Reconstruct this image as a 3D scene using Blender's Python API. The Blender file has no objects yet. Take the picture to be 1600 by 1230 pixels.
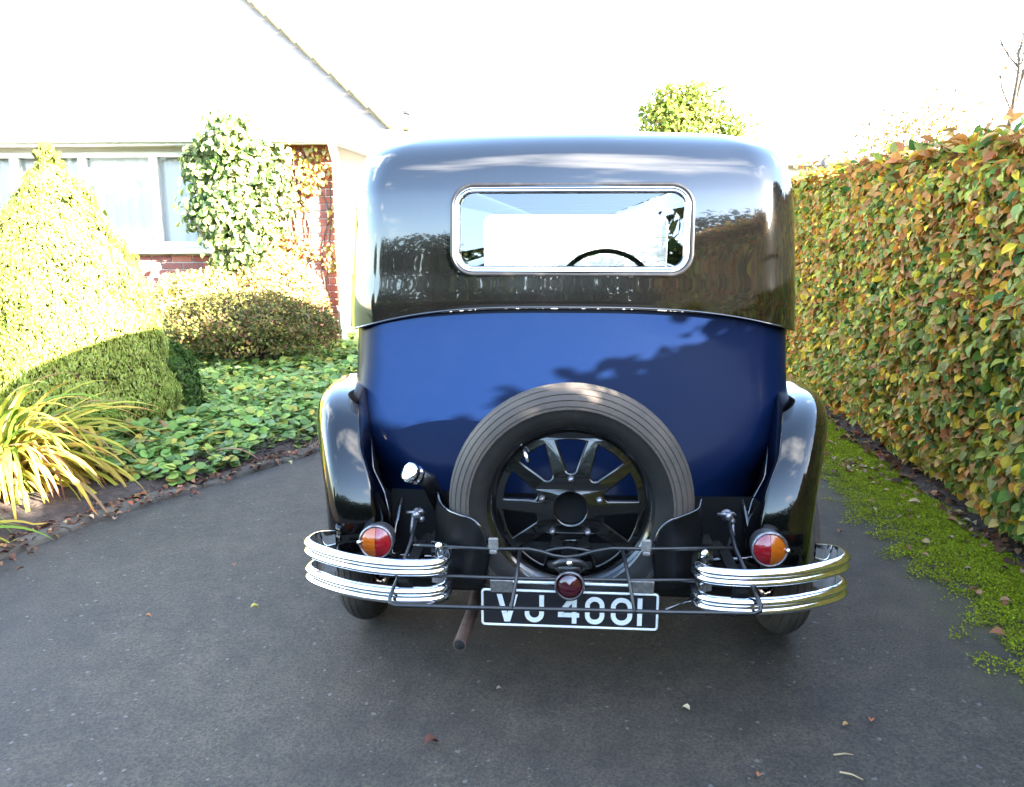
import bpy, math, random
import numpy as np
from mathutils import Vector, Matrix, noise as mnoise

R = random.Random(7)
NP = np.random.default_rng(7)
scene = bpy.context.scene
C = scene.collection

# ------------------------------------------------------------------ camera
F_PX, W_PX, H_PX, CAM_H = 1300.0, 1600, 1230, 1.34
PITCH = math.atan2(260, F_PX)
YAW = math.atan2(95, F_PX * math.cos(PITCH))
fwd = Vector((-math.sin(YAW) * math.cos(PITCH), math.cos(YAW) * math.cos(PITCH), -math.sin(PITCH)))
cam_d = bpy.data.cameras.new('camera')
cam = bpy.data.objects.new('camera', cam_d)
C.objects.link(cam)
cam.location = (0, 0, CAM_H)
cam.rotation_euler = fwd.to_track_quat('-Z', 'Y').to_euler()
cam_d.sensor_fit = 'HORIZONTAL'
cam_d.sensor_width = 36.0
cam_d.lens = 36.0 * F_PX / W_PX
cam_d.clip_start = 0.05
cam_d.clip_end = 2000
scene.camera = cam

# ------------------------------------------------------------------ sky, sun, exposure
SUN = Vector((0.82, -0.52, 0.36)).normalized()
SUN_EL = math.asin(SUN.z)
SUN_AZ = math.atan2(SUN.x, SUN.y)          # clockwise from +Y
SKY_STRENGTH = 0.10
world = bpy.data.worlds.new('World')
scene.world = world
world.use_nodes = True
nt = world.node_tree
nt.nodes.clear()


def N(tree, typ, **kw):
    n = tree.nodes.new(typ)
    for k, v in kw.items():
        if k.startswith('_'):
            setattr(n, k[1:], v)
        else:
            n.inputs[k.replace('__', ' ')].default_value = v
    return n


def L(tree, a, ao, b, bi):
    tree.links.new(a.outputs[ao], b.inputs[bi])


out = N(nt, 'ShaderNodeOutputWorld')
bg = N(nt, 'ShaderNodeBackground', Strength=SKY_STRENGTH)
sky = N(nt, 'ShaderNodeTexSky', _sky_type='NISHITA', _sun_disc=False, _sun_elevation=SUN_EL, _sun_rotation=SUN_AZ,
        _air_density=1.0, _dust_density=0.7, _ozone_density=1.2)
tc = N(nt, 'ShaderNodeTexCoord')
sep = N(nt, 'ShaderNodeSeparateXYZ')
L(nt, tc, 'Generated', sep, 0)
addz = N(nt, 'ShaderNodeMath', _operation='ADD')
addz.inputs[1].default_value = 0.22
L(nt, sep, 'Z', addz, 0)
mxz = N(nt, 'ShaderNodeMath', _operation='MAXIMUM')
mxz.inputs[1].default_value = 0.06
L(nt, addz, 0, mxz, 0)
dvx = N(nt, 'ShaderNodeMath', _operation='DIVIDE'); dvy = N(nt, 'ShaderNodeMath', _operation='DIVIDE')
L(nt, sep, 'X', dvx, 0); L(nt, mxz, 0, dvx, 1); L(nt, sep, 'Y', dvy, 0); L(nt, mxz, 0, dvy, 1)
cmb = N(nt, 'ShaderNodeCombineXYZ')
L(nt, dvx, 0, cmb, 0); L(nt, dvy, 0, cmb, 1)
cl = N(nt, 'ShaderNodeTexNoise', Scale=1.15, Detail=7.0, Roughness=0.55)
L(nt, cmb, 0, cl, 'Vector')
rp = N(nt, 'ShaderNodeValToRGB')
rp.color_ramp.elements[0].color = (.0, .0, .0, 1)
rp.color_ramp.elements[0].position = 0.55
rp.color_ramp.elements[1].position = 0.70
L(nt, cl, 'Fac', rp, 0)
mixc = N(nt, 'ShaderNodeMix', _data_type='RGBA')
mixc.inputs[7].default_value = (6.8, 6.7, 6.6, 1)
L(nt, rp, 0, mixc, 0); L(nt, sky, 0, mixc, 6); L(nt, mixc, 2, bg, 'Color'); L(nt, bg, 0, out, 0)

sun_d = bpy.data.lights.new('sun', 'SUN')
sun_d.energy = 5.0
sun_d.angle = math.radians(0.55)
sun_d.color = (1.0, 0.93, 0.82)
sun_o = bpy.data.objects.new('sun', sun_d)
C.objects.link(sun_o)
sun_o.location = SUN * 40
sun_o.rotation_euler = SUN.to_track_quat('Z', 'Y').to_euler()

scene.view_settings.view_transform = 'Standard'
scene.view_settings.look = 'None'
scene.view_settings.gamma = 1.0
scene.view_settings.use_curve_mapping = False
scene.view_settings.exposure = 4.35
scene.render.engine = 'CYCLES'
scene.cycles.max_bounces = 8
scene.cycles.transparent_max_bounces = 12
scene.cycles.use_denoising = True
scene.cycles.sample_clamp_indirect = 12.0
scene.cycles.caustics_reflective = False
scene.cycles.caustics_refractive = False


# ------------------------------------------------------------------ helpers
def ray(px, py):
    Rv = Vector((math.cos(YAW), math.sin(YAW), 0))
    Uv = Rv.cross(fwd)
    return Rv * ((px - W_PX / 2) / F_PX) + Uv * ((H_PX / 2 - py) / F_PX) + fwd


def P(px, py, Y):                       # point of the photo's pixel at distance Y
    d = ray(px, py)
    return Vector((0, 0, CAM_H)) + d * (Y / d.y)


def G(px, py, z=0.0):                   # point of the photo's pixel on the ground
    d = ray(px, py)
    return Vector((0, 0, CAM_H)) + d * ((z - CAM_H) / d.z)


ORG = {}


def link(o, parent=None):
    C.objects.link(o)
    if parent is not None:
        o.parent = parent
    return o


def org(o):
    return ORG.get(o.name, Vector((0, 0, 0))) if o is not None else Vector((0, 0, 0))


def tag(o, label=None, cat=None, group=None, kind=None):
    for k, v in (('label', label), ('category', cat), ('group', group), ('kind', kind)):
        if v:
            o[k] = v
    return o


def thing(name, loc, label, cat, group=None):
    o = bpy.data.objects.new(name, None)
    o.empty_display_size = 0.1
    C.objects.link(o)
    o.location = loc
    ORG[o.name] = Vector(loc)
    return tag(o, label, cat, group)


class MB:
    """collects geometry in world coordinates"""
    def __init__(s):
        s.v, s.f, s.sm, s.col = [], [], [], None

    def add(s, vs, fs, smooth=True):
        b = len(s.v)
        s.v += [tuple(v) for v in vs]
        s.f += [tuple(i + b for i in f) for f in fs]
        s.sm += [smooth] * len(fs)
        return s

    def box(s, c, size, rot=None, bev=0.0, smooth=False):
        hx, hy, hz = [k / 2 for k in size]
        if bev > 0:
            b = min(bev, hx * .9, hy * .9, hz * .9)
            vs, idx = [], {}
            for sx in (-1, 1):
                for sy in (-1, 1):
                    for sz in (-1, 1):
                        for ax in range(3):
                            p = [sx * (hx - b), sy * (hy - b), sz * (hz - b)]
                            p[ax] = (sx * hx, sy * hy, sz * hz)[ax]
                            idx[(sx, sy, sz, ax)] = len(vs)
                            vs.append(p)
            fs = []
            for ax in range(3):
                o1, o2 = [(1, 2), (2, 0), (0, 1)][ax]
                for sg in (-1, 1):
                    ring = []
                    for a, b2 in ((-1, -1), (1, -1), (1, 1), (-1, 1)):
                        k = [0, 0, 0]; k[ax] = sg; k[o1] = a; k[o2] = b2
                        ring.append(idx[(k[0], k[1], k[2], ax)])
                    fs.append(ring if sg > 0 else ring[::-1])
            for ax in range(3):
                o1, o2 = [(1, 2), (2, 0), (0, 1)][ax]
                for a in (-1, 1):
                    for b2 in (-1, 1):
                        k0 = [0, 0, 0]; k0[o1] = a; k0[o2] = b2
                        k1 = list(k0); k0[ax] = -1; k1[ax] = 1
                        q = [idx[(*k0, o1)], idx[(*k1, o1)], idx[(*k1, o2)], idx[(*k0, o2)]]
                        fs.append(q if a * b2 < 0 else q[::-1])
            for sx in (-1, 1):
                for sy in (-1, 1):
                    for sz in (-1, 1):
                        t = [idx[(sx, sy, sz, 0)], idx[(sx, sy, sz, 1)], idx[(sx, sy, sz, 2)]]
                        fs.append(t if sx * sy * sz > 0 else t[::-1])
        else:
            vs = [(x, y, z) for x in (-hx, hx) for y in (-hy, hy) for z in (-hz, hz)]
            fs = [(0, 1, 3, 2), (4, 6, 7, 5), (0, 4, 5, 1), (2, 3, 7, 6), (0, 2, 6, 4), (1, 5, 7, 3)]
        c = Vector(c)
        vs = [c + (rot @ Vector(v) if rot is not None else Vector(v)) for v in vs]
        return s.add(vs, fs, smooth)

    def tube(s, pts, r, seg=10, closed=False, cap=True, flat=1.0, up=None):
        pts = [Vector(p) for p in pts]
        n = len(pts)
        rs = r if isinstance(r, (list, tuple)) else [r] * n
        vs, fs = [], []
        prev = None
        for i, p in enumerate(pts):
            a = pts[(i - 1) % n] if (closed or i > 0) else p
            b = pts[(i + 1) % n] if (closed or i < n - 1) else p
            t = (b - a).normalized()
            if prev is None:
                u = Vector(up) if up is not None else (Vector((0, 0, 1)) if abs(t.z) < .9 else Vector((1, 0, 0)))
            else:
                u = prev
            u = (u - t * u.dot(t)).normalized()
            prev = u
            w = t.cross(u)
            for k in range(seg):
                an = 2 * math.pi * k / seg
                vs.append(p + (u * math.cos(an) * flat + w * math.sin(an)) * rs[i])
        m = n if closed else n - 1
        for i in range(m):
            for k in range(seg):
                a, b = i * seg + k, i * seg + (k + 1) % seg
                c, d = ((i + 1) % n) * seg + (k + 1) % seg, ((i + 1) % n) * seg + k
                fs.append((a, b, c, d))
        if cap and not closed:
            fs.append(tuple(range(seg))[::-1])
            fs.append(tuple((n - 1) * seg + k for k in range(seg)))
        return s.add(vs, fs)

    def grid(s, rows, wrap=False, flip=False):
        nr, nc = len(rows), len(rows[0])
        vs = [p for r_ in rows for p in r_]
        fs = []
        for i in range(nr - 1):
            for j in range(nc if wrap else nc - 1):
                q = (i * nc + j, i * nc + (j + 1) % nc, (i + 1) * nc + (j + 1) % nc, (i + 1) * nc + j)
                fs.append(q[::-1] if flip else q)
        return s.add(vs, fs)

    def lathe(s, prof, c, axis, seg=48, a0=0.0, a1=2 * math.pi):
        """prof: (radius, height along axis) pairs"""
        ax = Vector(axis).normalized()
        u = ax.orthogonal().normalized()
        w = ax.cross(u)
        c = Vector(c)
        rows = []
        for (r, h) in prof:
            rows.append([c + ax * h + (u * math.cos(2 * math.pi * k / seg) + w * math.sin(2 * math.pi * k / seg)) * r for k in range(seg)])
        return s.grid(rows, wrap=True)

    def build(s, name, mat, parent=None, **kw):
        me = bpy.data.meshes.new(name)
        o0 = org(parent)
        me.from_pydata([(v[0] - o0.x, v[1] - o0.y, v[2] - o0.z) for v in s.v], [], s.f)
        me.polygons.foreach_set('use_smooth', s.sm)
        me.materials.append(mat)
        if s.col is not None:
            at = me.attributes.new('tint', 'FLOAT_COLOR', 'POINT')
            at.data.foreach_set('color', np.asarray(s.col, dtype=np.float32).ravel())
        me.update()
        o = bpy.data.objects.new(name, me)
        link(o, parent)
        ORG[o.name] = o0
        return tag(o, **kw)


def fix_normals(o):
    import bmesh
    bm = bmesh.new()
    bm.from_mesh(o.data)
    bmesh.ops.remove_doubles(bm, verts=bm.verts, dist=1e-5)
    bmesh.ops.recalc_face_normals(bm, faces=bm.faces)
    bm.to_mesh(o.data)
    bm.free()


def sharp(o, deg=35):
    o.data.polygons.foreach_set('use_smooth', [True] * len(o.data.polygons))
    o.data.set_sharp_from_angle(angle=math.radians(deg))
    return o


def mono(xs, ys, n):
    """smooth monotone interpolation of several columns"""
    xs = np.array(xs, float); ys = np.array(ys, float)
    if ys.ndim == 1:
        ys = ys[:, None]
    h = np.diff(xs)[:, None]
    d = np.diff(ys, axis=0) / h
    m = np.zeros_like(ys)
    m[1:-1] = np.where(d[:-1] * d[1:] > 0, 2 * d[:-1] * d[1:] / (d[:-1] + d[1:] + 1e-12), 0)
    m[0], m[-1] = d[0], d[-1]
    t = np.linspace(xs[0], xs[-1], n) if isinstance(n, int) else np.asarray(n, float)
    i = np.clip(np.searchsorted(xs, t) - 1, 0, len(xs) - 2)
    u = ((t - xs[i]) / (xs[i + 1] - xs[i]))[:, None]
    hh = h[i]
    v = (2*u**3-3*u**2+1)*ys[i] + (u**3-2*u**2+u)*hh*m[i] + (-2*u**3+3*u**2)*ys[i+1] + (u**3-u**2)*hh*m[i+1]
    return t, v


def rounded_rect(w, h, r, n=8):
    pts = []
    for cx, cz, a0 in ((w/2-r, h/2-r, 0), (-w/2+r, h/2-r, 90), (-w/2+r, -h/2+r, 180), (w/2-r, -h/2+r, 270)):
        for k in range(n + 1):
            a = math.radians(a0 + 90 * k / n)
            pts.append((cx + r * math.cos(a), cz + r * math.sin(a)))
    return pts


def plate2d(name, loops, thick, mat, parent, place, bevel=0.0, **kw):
    """flat outline with holes, extruded; place maps (u, v, w) to world"""
    cu = bpy.data.curves.new(name, 'CURVE')
    cu.dimensions = '2D'
    cu.fill_mode = 'BOTH'
    cu.extrude = thick / 2
    cu.bevel_depth = bevel
    cu.bevel_resolution = 2
    for lp in loops:
        sp = cu.splines.new('POLY')
        sp.points.add(len(lp) - 1)
        for q, (u, v) in zip(sp.points, lp):
            q.co = (u, v, 0, 1)
        sp.use_cyclic_u = True
    tmp = bpy.data.objects.new('tmp', cu)
    me = bpy.data.meshes.new_from_object(tmp)
    bpy.data.objects.remove(tmp)
    bpy.data.curves.remove(cu)
    o0 = org(parent)
    for v in me.vertices:
        v.co = Vector(place(v.co.x, v.co.y, v.co.z)) - o0
    me.name = name
    me.materials.clear()
    me.materials.append(mat)
    o = bpy.data.objects.new(name, me)
    link(o, parent)
    ORG[o.name] = o0
    sharp(o, 40)
    return tag(o, **kw)


# ------------------------------------------------------------------ materials
M = {}


def mat(name, col=(.5, .5, .5), rough=.5, metal=0.0, coat=0.0, coat_rough=.03, spec=.5, bump=None, noise=None, emit=None):
    m = bpy.data.materials.new(name)
    m.use_nodes = True
    t = m.node_tree
    b = t.nodes['Principled BSDF']
    b.inputs['Base Color'].default_value = (*col, 1)
    b.inputs['Roughness'].default_value = rough
    b.inputs['Metallic'].default_value = metal
    b.inputs['Coat Weight'].default_value = coat
    b.inputs['Coat Roughness'].default_value = coat_rough
    b.inputs['Specular IOR Level'].default_value = spec
    tcn = N(t, 'ShaderNodeTexCoord')
    if noise:                           # (scale, second colour, low, high)
        n = N(t, 'ShaderNodeTexNoise', Scale=noise[0], Detail=6.0, Roughness=.6)
        L(t, tcn, 'Object', n, 'Vector')
        r = N(t, 'ShaderNodeValToRGB')
        r.color_ramp.elements[0].position = noise[2]; r.color_ramp.elements[1].position = noise[3]
        r.color_ramp.elements[0].color = (*col, 1); r.color_ramp.elements[1].color = (*noise[1], 1)
        L(t, n, 'Fac', r, 0); L(t, r, 0, b, 'Base Color')
    if bump:                            # (scale, distance)
        n = N(t, 'ShaderNodeTexNoise', Scale=bump[0], Detail=5.0)
        L(t, tcn, 'Object', n, 'Vector')
        bp = N(t, 'ShaderNodeBump', Strength=1.0, Distance=bump[1])
        L(t, n, 'Fac', bp, 'Height'); L(t, bp, 0, b, 'Normal')
    M[name] = m
    return m


def paint(name, col, rough, coat, coat_rough, dust=.25, dustcol=(.12, .11, .1)):
    """car paint with faint dust, swirl wear and a wavy panel surface"""
    m = mat(name, col, rough, coat=coat, coat_rough=coat_rough)
    t = m.node_tree
    b = t.nodes['Principled BSDF']
    b.inputs['Coat IOR'].default_value = 1.65
    tcn = t.nodes['Texture Coordinate'] if 'Texture Coordinate' in t.nodes else N(t, 'ShaderNodeTexCoord')
    n = N(t, 'ShaderNodeTexNoise', Scale=7.0, Detail=8.0, Roughness=.65)
    L(t, tcn, 'Object', n, 'Vector')
    r = N(t, 'ShaderNodeValToRGB')
    r.color_ramp.elements[0].position = .45; r.color_ramp.elements[1].position = .85
    r.color_ramp.elements[1].color = (dust, dust, dust, 1)
    L(t, n, 'Fac', r, 0)
    mx = N(t, 'ShaderNodeMix', _data_type='RGBA')
    mx.inputs[6].default_value = (*col, 1); mx.inputs[7].default_value = (*dustcol, 1)
    L(t, r, 0, mx, 0); L(t, mx, 2, b, 'Base Color')
    mr = N(t, 'ShaderNodeMapRange')
    mr.inputs[3].default_value = rough; mr.inputs[4].default_value = rough + .12
    L(t, r, 0, mr, 0); L(t, mr, 0, b, 'Roughness')
    n2 = N(t, 'ShaderNodeTexNoise', Scale=5.0, Detail=1.0)
    L(t, tcn, 'Object', n2, 'Vector')
    bp = N(t, 'ShaderNodeBump', Strength=.18, Distance=.004)
    L(t, n2, 'Fac', bp, 'Height'); L(t, bp, 0, b, 'Normal'); L(t, bp, 0, b, 'Coat Normal')
    return m


paint('black_paint', (.0017, .0017, .0019), .10, 1.0, .015, .012)
mat('chipped_edge', (.004, .004, .004), .4, noise=(38, (.42, .42, .42), .56, .62))
wp_ = paint('wing_paint', (.0017, .0017, .0019), .10, 1.0, .015, .006)
wp_.node_tree.nodes['Principled BSDF'].inputs['Coat IOR'].default_value = 1.42
wp_.node_tree.nodes['Principled BSDF'].inputs['Specular IOR Level'].default_value = .2
bp_ = paint('blue_paint', (.0020, .0068, .0270), .30, .05, .10, .03, (.03, .04, .08))
bp_.node_tree.nodes['Principled BSDF'].inputs['Coat IOR'].default_value = 1.5
bp_.node_tree.nodes['Principled BSDF'].inputs['Specular IOR Level'].default_value = .05
mat('black_satin', (.008, .008, .009), .32, noise=(30, (.025, .023, .022), .5, .8))
mat('dull_black', (.0032, .0032, .0036), .45, spec=.22)
mat('chassis_black', (.006, .006, .006), .6, spec=.25, noise=(14, (.022, .018, .014), .5, .8))
mat('chrome', (.82, .83, .85), .06, 1.0, noise=(24, (.70, .69, .66), .55, .8))
mat('worn_steel', (.22, .22, .24), .35, .8, noise=(60, (.10, .08, .07), .45, .7), bump=(150, .0006))
mat('bracket_grey', (.13, .125, .12), .55, .2, noise=(70, (.24, .22, .20), .45, .7), bump=(200, .0008))
mat('tyre_rubber', (.009, .0085, .008), .6, spec=.22, noise=(9, (.017, .015, .013), .4, .75), bump=(120, .0006))
mat('tyre_tread', (.054, .045, .038), .72, spec=.3, noise=(7, (.088, .068, .051), .45, .75), bump=(90, .0008))
mat('lens_red', (.20, .004, .008), .18, coat=1.0, bump=(180, .0006))
mat('lens_orange', (.33, .070, .003), .18, coat=1.0, bump=(180, .0006))
mat('lens_dark_red', (.035, .002, .006), .15, coat=1.0)
mat('plate_black', (.010, .010, .012), .35)
mat('plate_white', (.62, .65, .64), .4, noise=(80, (.48, .48, .46), .5, .8))
mat('rust', (.11, .062, .042), .85, noise=(45, (.055, .035, .027), .4, .7), bump=(90, .002))
mat('soot', (.006, .006, .006), .95)
mat('leather', (.14, .075, .04), .5, bump=(90, .001))
mat('headlining', (.20, .17, .13), .9)
mat('wheel_black', (.003, .003, .003), .2, coat=.9, coat_rough=.03, spec=.3)
mat('white_paint', (.80, .80, .78), .5, noise=(5, (.70, .69, .66), .5, .8))
mat('garage_paint', (.72, .72, .70), .6, noise=(3, (.64, .63, .60), .5, .8))
mat('mortar', (.50, .47, .43), .95, bump=(60, .004))
mat('roof_tile', (.46, .36, .29), .9, noise=(6, (.56, .48, .40), .4, .7), bump=(30, .004))
mat('hip_tile', (.085, .075, .035), .95, noise=(8, (.15, .125, .06), .4, .7), bump=(30, .004))
mat('felt', (.11, .11, .115), .9, noise=(6, (.16, .155, .15), .4, .7))
mat('slate', (.02, .02, .022), .8)
mat('fence_wood', (.20, .165, .13), .9, noise=(12, (.28, .24, .2), .4, .7), bump=(50, .002))
mat('bark', (.07, .055, .042), .95, noise=(14, (.12, .10, .08), .4, .7), bump=(40, .006))
mat('twig', (.09, .06, .045), .9)
mat('concrete', (.095, .078, .058), .95, noise=(9, (.05, .038, .027), .38, .62), bump=(60, .004))
mat('lawn', (.04, .075, .015), .95, noise=(1.5, (.06, .06, .02), .4, .7), bump=(20, .02))
mat('curtain', (.90, .89, .86), .9)
mat('room_dark', (.22, .21, .19), .9)
mat('grit', (.30, .29, .28), .7)
for i, c in enumerate(((.34, .11, .075), (.28, .085, .06), (.38, .145, .10), (.25, .10, .085))):
    mat('brick_%d' % i, c, .92, noise=(40, (c[0] * .7, c[1] * .7, c[2] * .75), .45, .75), bump=(80, .003))
MB_BRICK = [M['brick_%d' % i] for i in range(4)]


def soil_mat():
    m = mat('soil', (.035, .024, .018), .95, noise=(22, (.085, .055, .042), .42, .72), bump=(45, .02))
    return m


soil_mat()


def foliage(name, trans=.35, rough=.5, spec=.4):
    m = bpy.data.materials.new(name)
    m.use_nodes = True
    t = m.node_tree
    b = t.nodes['Principled BSDF']
    b.inputs['Roughness'].default_value = rough
    b.inputs['Specular IOR Level'].default_value = spec
    a = N(t, 'ShaderNodeAttribute', _attribute_name='tint')
    tr = N(t, 'ShaderNodeBsdfTranslucent')
    mx = N(t, 'ShaderNodeMixShader', Fac=trans)
    L(t, a, 'Color', b, 'Base Color'); L(t, a, 'Color', tr, 'Color')
    L(t, b, 0, mx, 1); L(t, tr, 0, mx, 2)
    L(t, mx, 0, t.nodes['Material Output'], 'Surface')
    M[name] = m
    return m


foliage('leaf', .30, .58, .16)
foliage('leaf_soft', .40, .7, .2)
foliage('dry_leaf', .15, .8, .2)


def glass(name, ior, tint=(.92, .95, .94, 1)):
    m = bpy.data.materials.new(name)
    m.use_nodes = True
    t = m.node_tree
    t.nodes.remove(t.nodes['Principled BSDF'])
    tr = N(t, 'ShaderNodeBsdfTransparent')
    tr.inputs[0].default_value = tint
    gl = N(t, 'ShaderNodeBsdfGlossy', Roughness=.01)
    fr = N(t, 'ShaderNodeFresnel', IOR=ior)
    mx = N(t, 'ShaderNodeMixShader')
    L(t, fr, 0, mx, 0); L(t, tr, 0, mx, 1); L(t, gl, 0, mx, 2); L(t, mx, 0, t.nodes['Material Output'], 'Surface')
    M[name] = m


glass('window_glass', 2.5)
glass('house_glass', 1.40, (1, 1, 1, 1))


def asphalt():
    m = bpy.data.materials.new('asphalt')
    m.use_nodes = True
    t = m.node_tree
    b = t.nodes['Principled BSDF']
    b.inputs['Roughness'].default_value = .78
    tcn = N(t, 'ShaderNodeTexCoord')
    big = N(t, 'ShaderNodeTexNoise', Scale=1.1, Detail=6.0, Roughness=.6)
    mid = N(t, 'ShaderNodeTexNoise', Scale=9.0, Detail=8.0, Roughness=.7)
    fine = N(t, 'ShaderNodeTexNoise', Scale=120.0, Detail=4.0, Roughness=.7)
    for n in (big, mid, fine):
        L(t, tcn, 'Object', n, 'Vector')
    c1 = N(t, 'ShaderNodeValToRGB')
    c1.color_ramp.elements[0].position = .35; c1.color_ramp.elements[1].position = .68
    c1.color_ramp.elements[0].color = (.0245, .0202, .0153, 1); c1.color_ramp.elements[1].color = (.0495, .0398, .0280, 1)
    L(t, big, 'Fac', c1, 0)
    c2 = N(t, 'ShaderNodeValToRGB')
    c2.color_ramp.elements[0].position = .30; c2.color_ramp.elements[1].position = .72
    c2.color_ramp.elements[0].color = (.62, .62, .62, 1); c2.color_ramp.elements[1].color = (1.35, 1.33, 1.3, 1)
    L(t, mid, 'Fac', c2, 0)
    mu = N(t, 'ShaderNodeMix', _data_type='RGBA', _blend_type='MULTIPLY'); mu.inputs[0].default_value = 1
    L(t, c1, 0, mu, 6); L(t, c2, 0, mu, 7)
    c3 = N(t, 'ShaderNodeValToRGB')
    c3.color_ramp.elements[0].position = .36; c3.color_ramp.elements[1].position = .66
    c3.color_ramp.elements[0].color = (.22, .22, .23, 1); c3.color_ramp.elements[1].color = (1.95, 1.93, 1.9, 1)
    L(t, fine, 'Fac', c3, 0)
    mu2 = N(t, 'ShaderNodeMix', _data_type='RGBA', _blend_type='MULTIPLY'); mu2.inputs[0].default_value = .75
    L(t, mu, 2, mu2, 6); L(t, c3, 0, mu2, 7)
    # pale stone chips
    vo = N(t, 'ShaderNodeTexVoronoi', Scale=58.0)
    wv = N(t, 'ShaderNodeTexNoise', Scale=45.0, Detail=3.0)
    L(t, tcn, 'Object', wv, 'Vector')
    wa = N(t, 'ShaderNodeMix', _data_type='RGBA', _blend_type='ADD'); wa.inputs[0].default_value = .022
    L(t, tcn, 'Object', wa, 6); L(t, wv, 'Color', wa, 7); L(t, wa, 2, vo, 'Vector')
    sepc = N(t, 'ShaderNodeSeparateColor')
    L(t, vo, 'Color', sepc, 0)
    g1 = N(t, 'ShaderNodeMath', _operation='GREATER_THAN'); g1.inputs[1].default_value = .93
    L(t, sepc, 0, g1, 0)
    g2 = N(t, 'ShaderNodeMath', _operation='LESS_THAN'); g2.inputs[1].default_value = .24
    gs = N(t, 'ShaderNodeMath', _operation='MULTIPLY'); gs.inputs[1].default_value = .42
    L(t, sepc, 1, gs, 0); L(t, gs, 0, g2, 1)
    L(t, vo, 'Distance', g2, 0)
    g3 = N(t, 'ShaderNodeMath', _operation='MULTIPLY')
    L(t, g1, 0, g3, 0); L(t, g2, 0, g3, 1)
    g4 = N(t, 'ShaderNodeMath', _operation='MULTIPLY'); g4.inputs[1].default_value = .75
    L(t, g3, 0, g4, 0)
    chip = N(t, 'ShaderNodeMix', _data_type='RGBA'); chip.inputs[7].default_value = (.115, .11, .10, 1)
    L(t, g4, 0, chip, 0); L(t, mu2, 2, chip, 6)
    # green film of algae spreading from the hedge side
    sx = N(t, 'ShaderNodeSeparateXYZ'); L(t, tcn, 'Object', sx, 0)
    ed = N(t, 'ShaderNodeMapRange'); ed.inputs[1].default_value = .75; ed.inputs[2].default_value = 1.75
    L(t, sx, 'X', ed, 0)
    mn = N(t, 'ShaderNodeTexNoise', Scale=2.6, Detail=7.0, Roughness=.65); L(t, tcn, 'Object', mn, 'Vector')
    ad = N(t, 'ShaderNodeMath', _operation='MULTIPLY_ADD'); ad.inputs[1].default_value = 1.3
    L(t, mn, 'Fac', ad, 0); L(t, ed, 0, ad, 2)
    ms = N(t, 'ShaderNodeMapRange'); ms.inputs[1].default_value = 1.05; ms.inputs[2].default_value = 1.75
    ms.inputs[4].default_value = .75
    L(t, ad, 0, ms, 0)
    ms2 = N(t, 'ShaderNodeMath', _operation='MULTIPLY'); L(t, ms, 0, ms2, 0); L(t, ed, 0, ms2, 1)
    alg = N(t, 'ShaderNodeMix', _data_type='RGBA'); alg.inputs[7].default_value = (.085, .085, .012, 1)
    L(t, ms2, 0, alg, 0); L(t, chip, 2, alg, 6)
    L(t, alg, 2, b, 'Base Color')
    bp = N(t, 'ShaderNodeBump', Strength=.8, Distance=.004)
    L(t, fine, 'Fac', bp, 'Height')
    bp2 = N(t, 'ShaderNodeBump', Strength=.5, Distance=.012)
    L(t, mid, 'Fac', bp2, 'Height'); L(t, bp, 0, bp2, 'Normal'); L(t, bp2, 0, b, 'Normal')
    M['asphalt'] = m


asphalt()

# ------------------------------------------------------------------ leaf clouds
LEAF_OUT = np.array([(0, 0, -.04), (-.29, .22, .08), (-.34, .5, .12), (-.20, .8, .03), (0, 1, -.16),
                     (.20, .8, .03), (.34, .5, .12), (.29, .22, .08), (0, .5, -.01)], float)
LEAF_F = [(0, 8, 2, 1), (8, 4, 3, 2), (0, 7, 6, 8), (8, 6, 5, 4)]
DIA_V = np.array([(0, 0, 0), (-.32, .5, .06), (0, 1, -.05), (.32, .5, .06)], float)
DIA_F = [(0, 3, 2, 1)]
ROUND_V = np.array([(0, 0, 0), (-.42, .12, .05), (-.5, .5, .07), (-.28, .9, .0), (0, 1, -.04),
                    (.28, .9, .0), (.5, .5, .07), (.42, .12, .05), (0, .5, -.02)], float)


def leaf_frames(pos, nor, tipdir, jit, rng):
    n = len(pos)
    nor = nor + rng.normal(0, jit, (n, 3))
    nor /= np.linalg.norm(nor, axis=1)[:, None]
    tip = tipdir + rng.normal(0, jit, (n, 3))
    tip -= nor * (tip * nor).sum(1)[:, None]
    tip /= np.linalg.norm(tip, axis=1)[:, None] + 1e-9
    side = np.cross(tip, nor)
    return side, tip, nor


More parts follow.
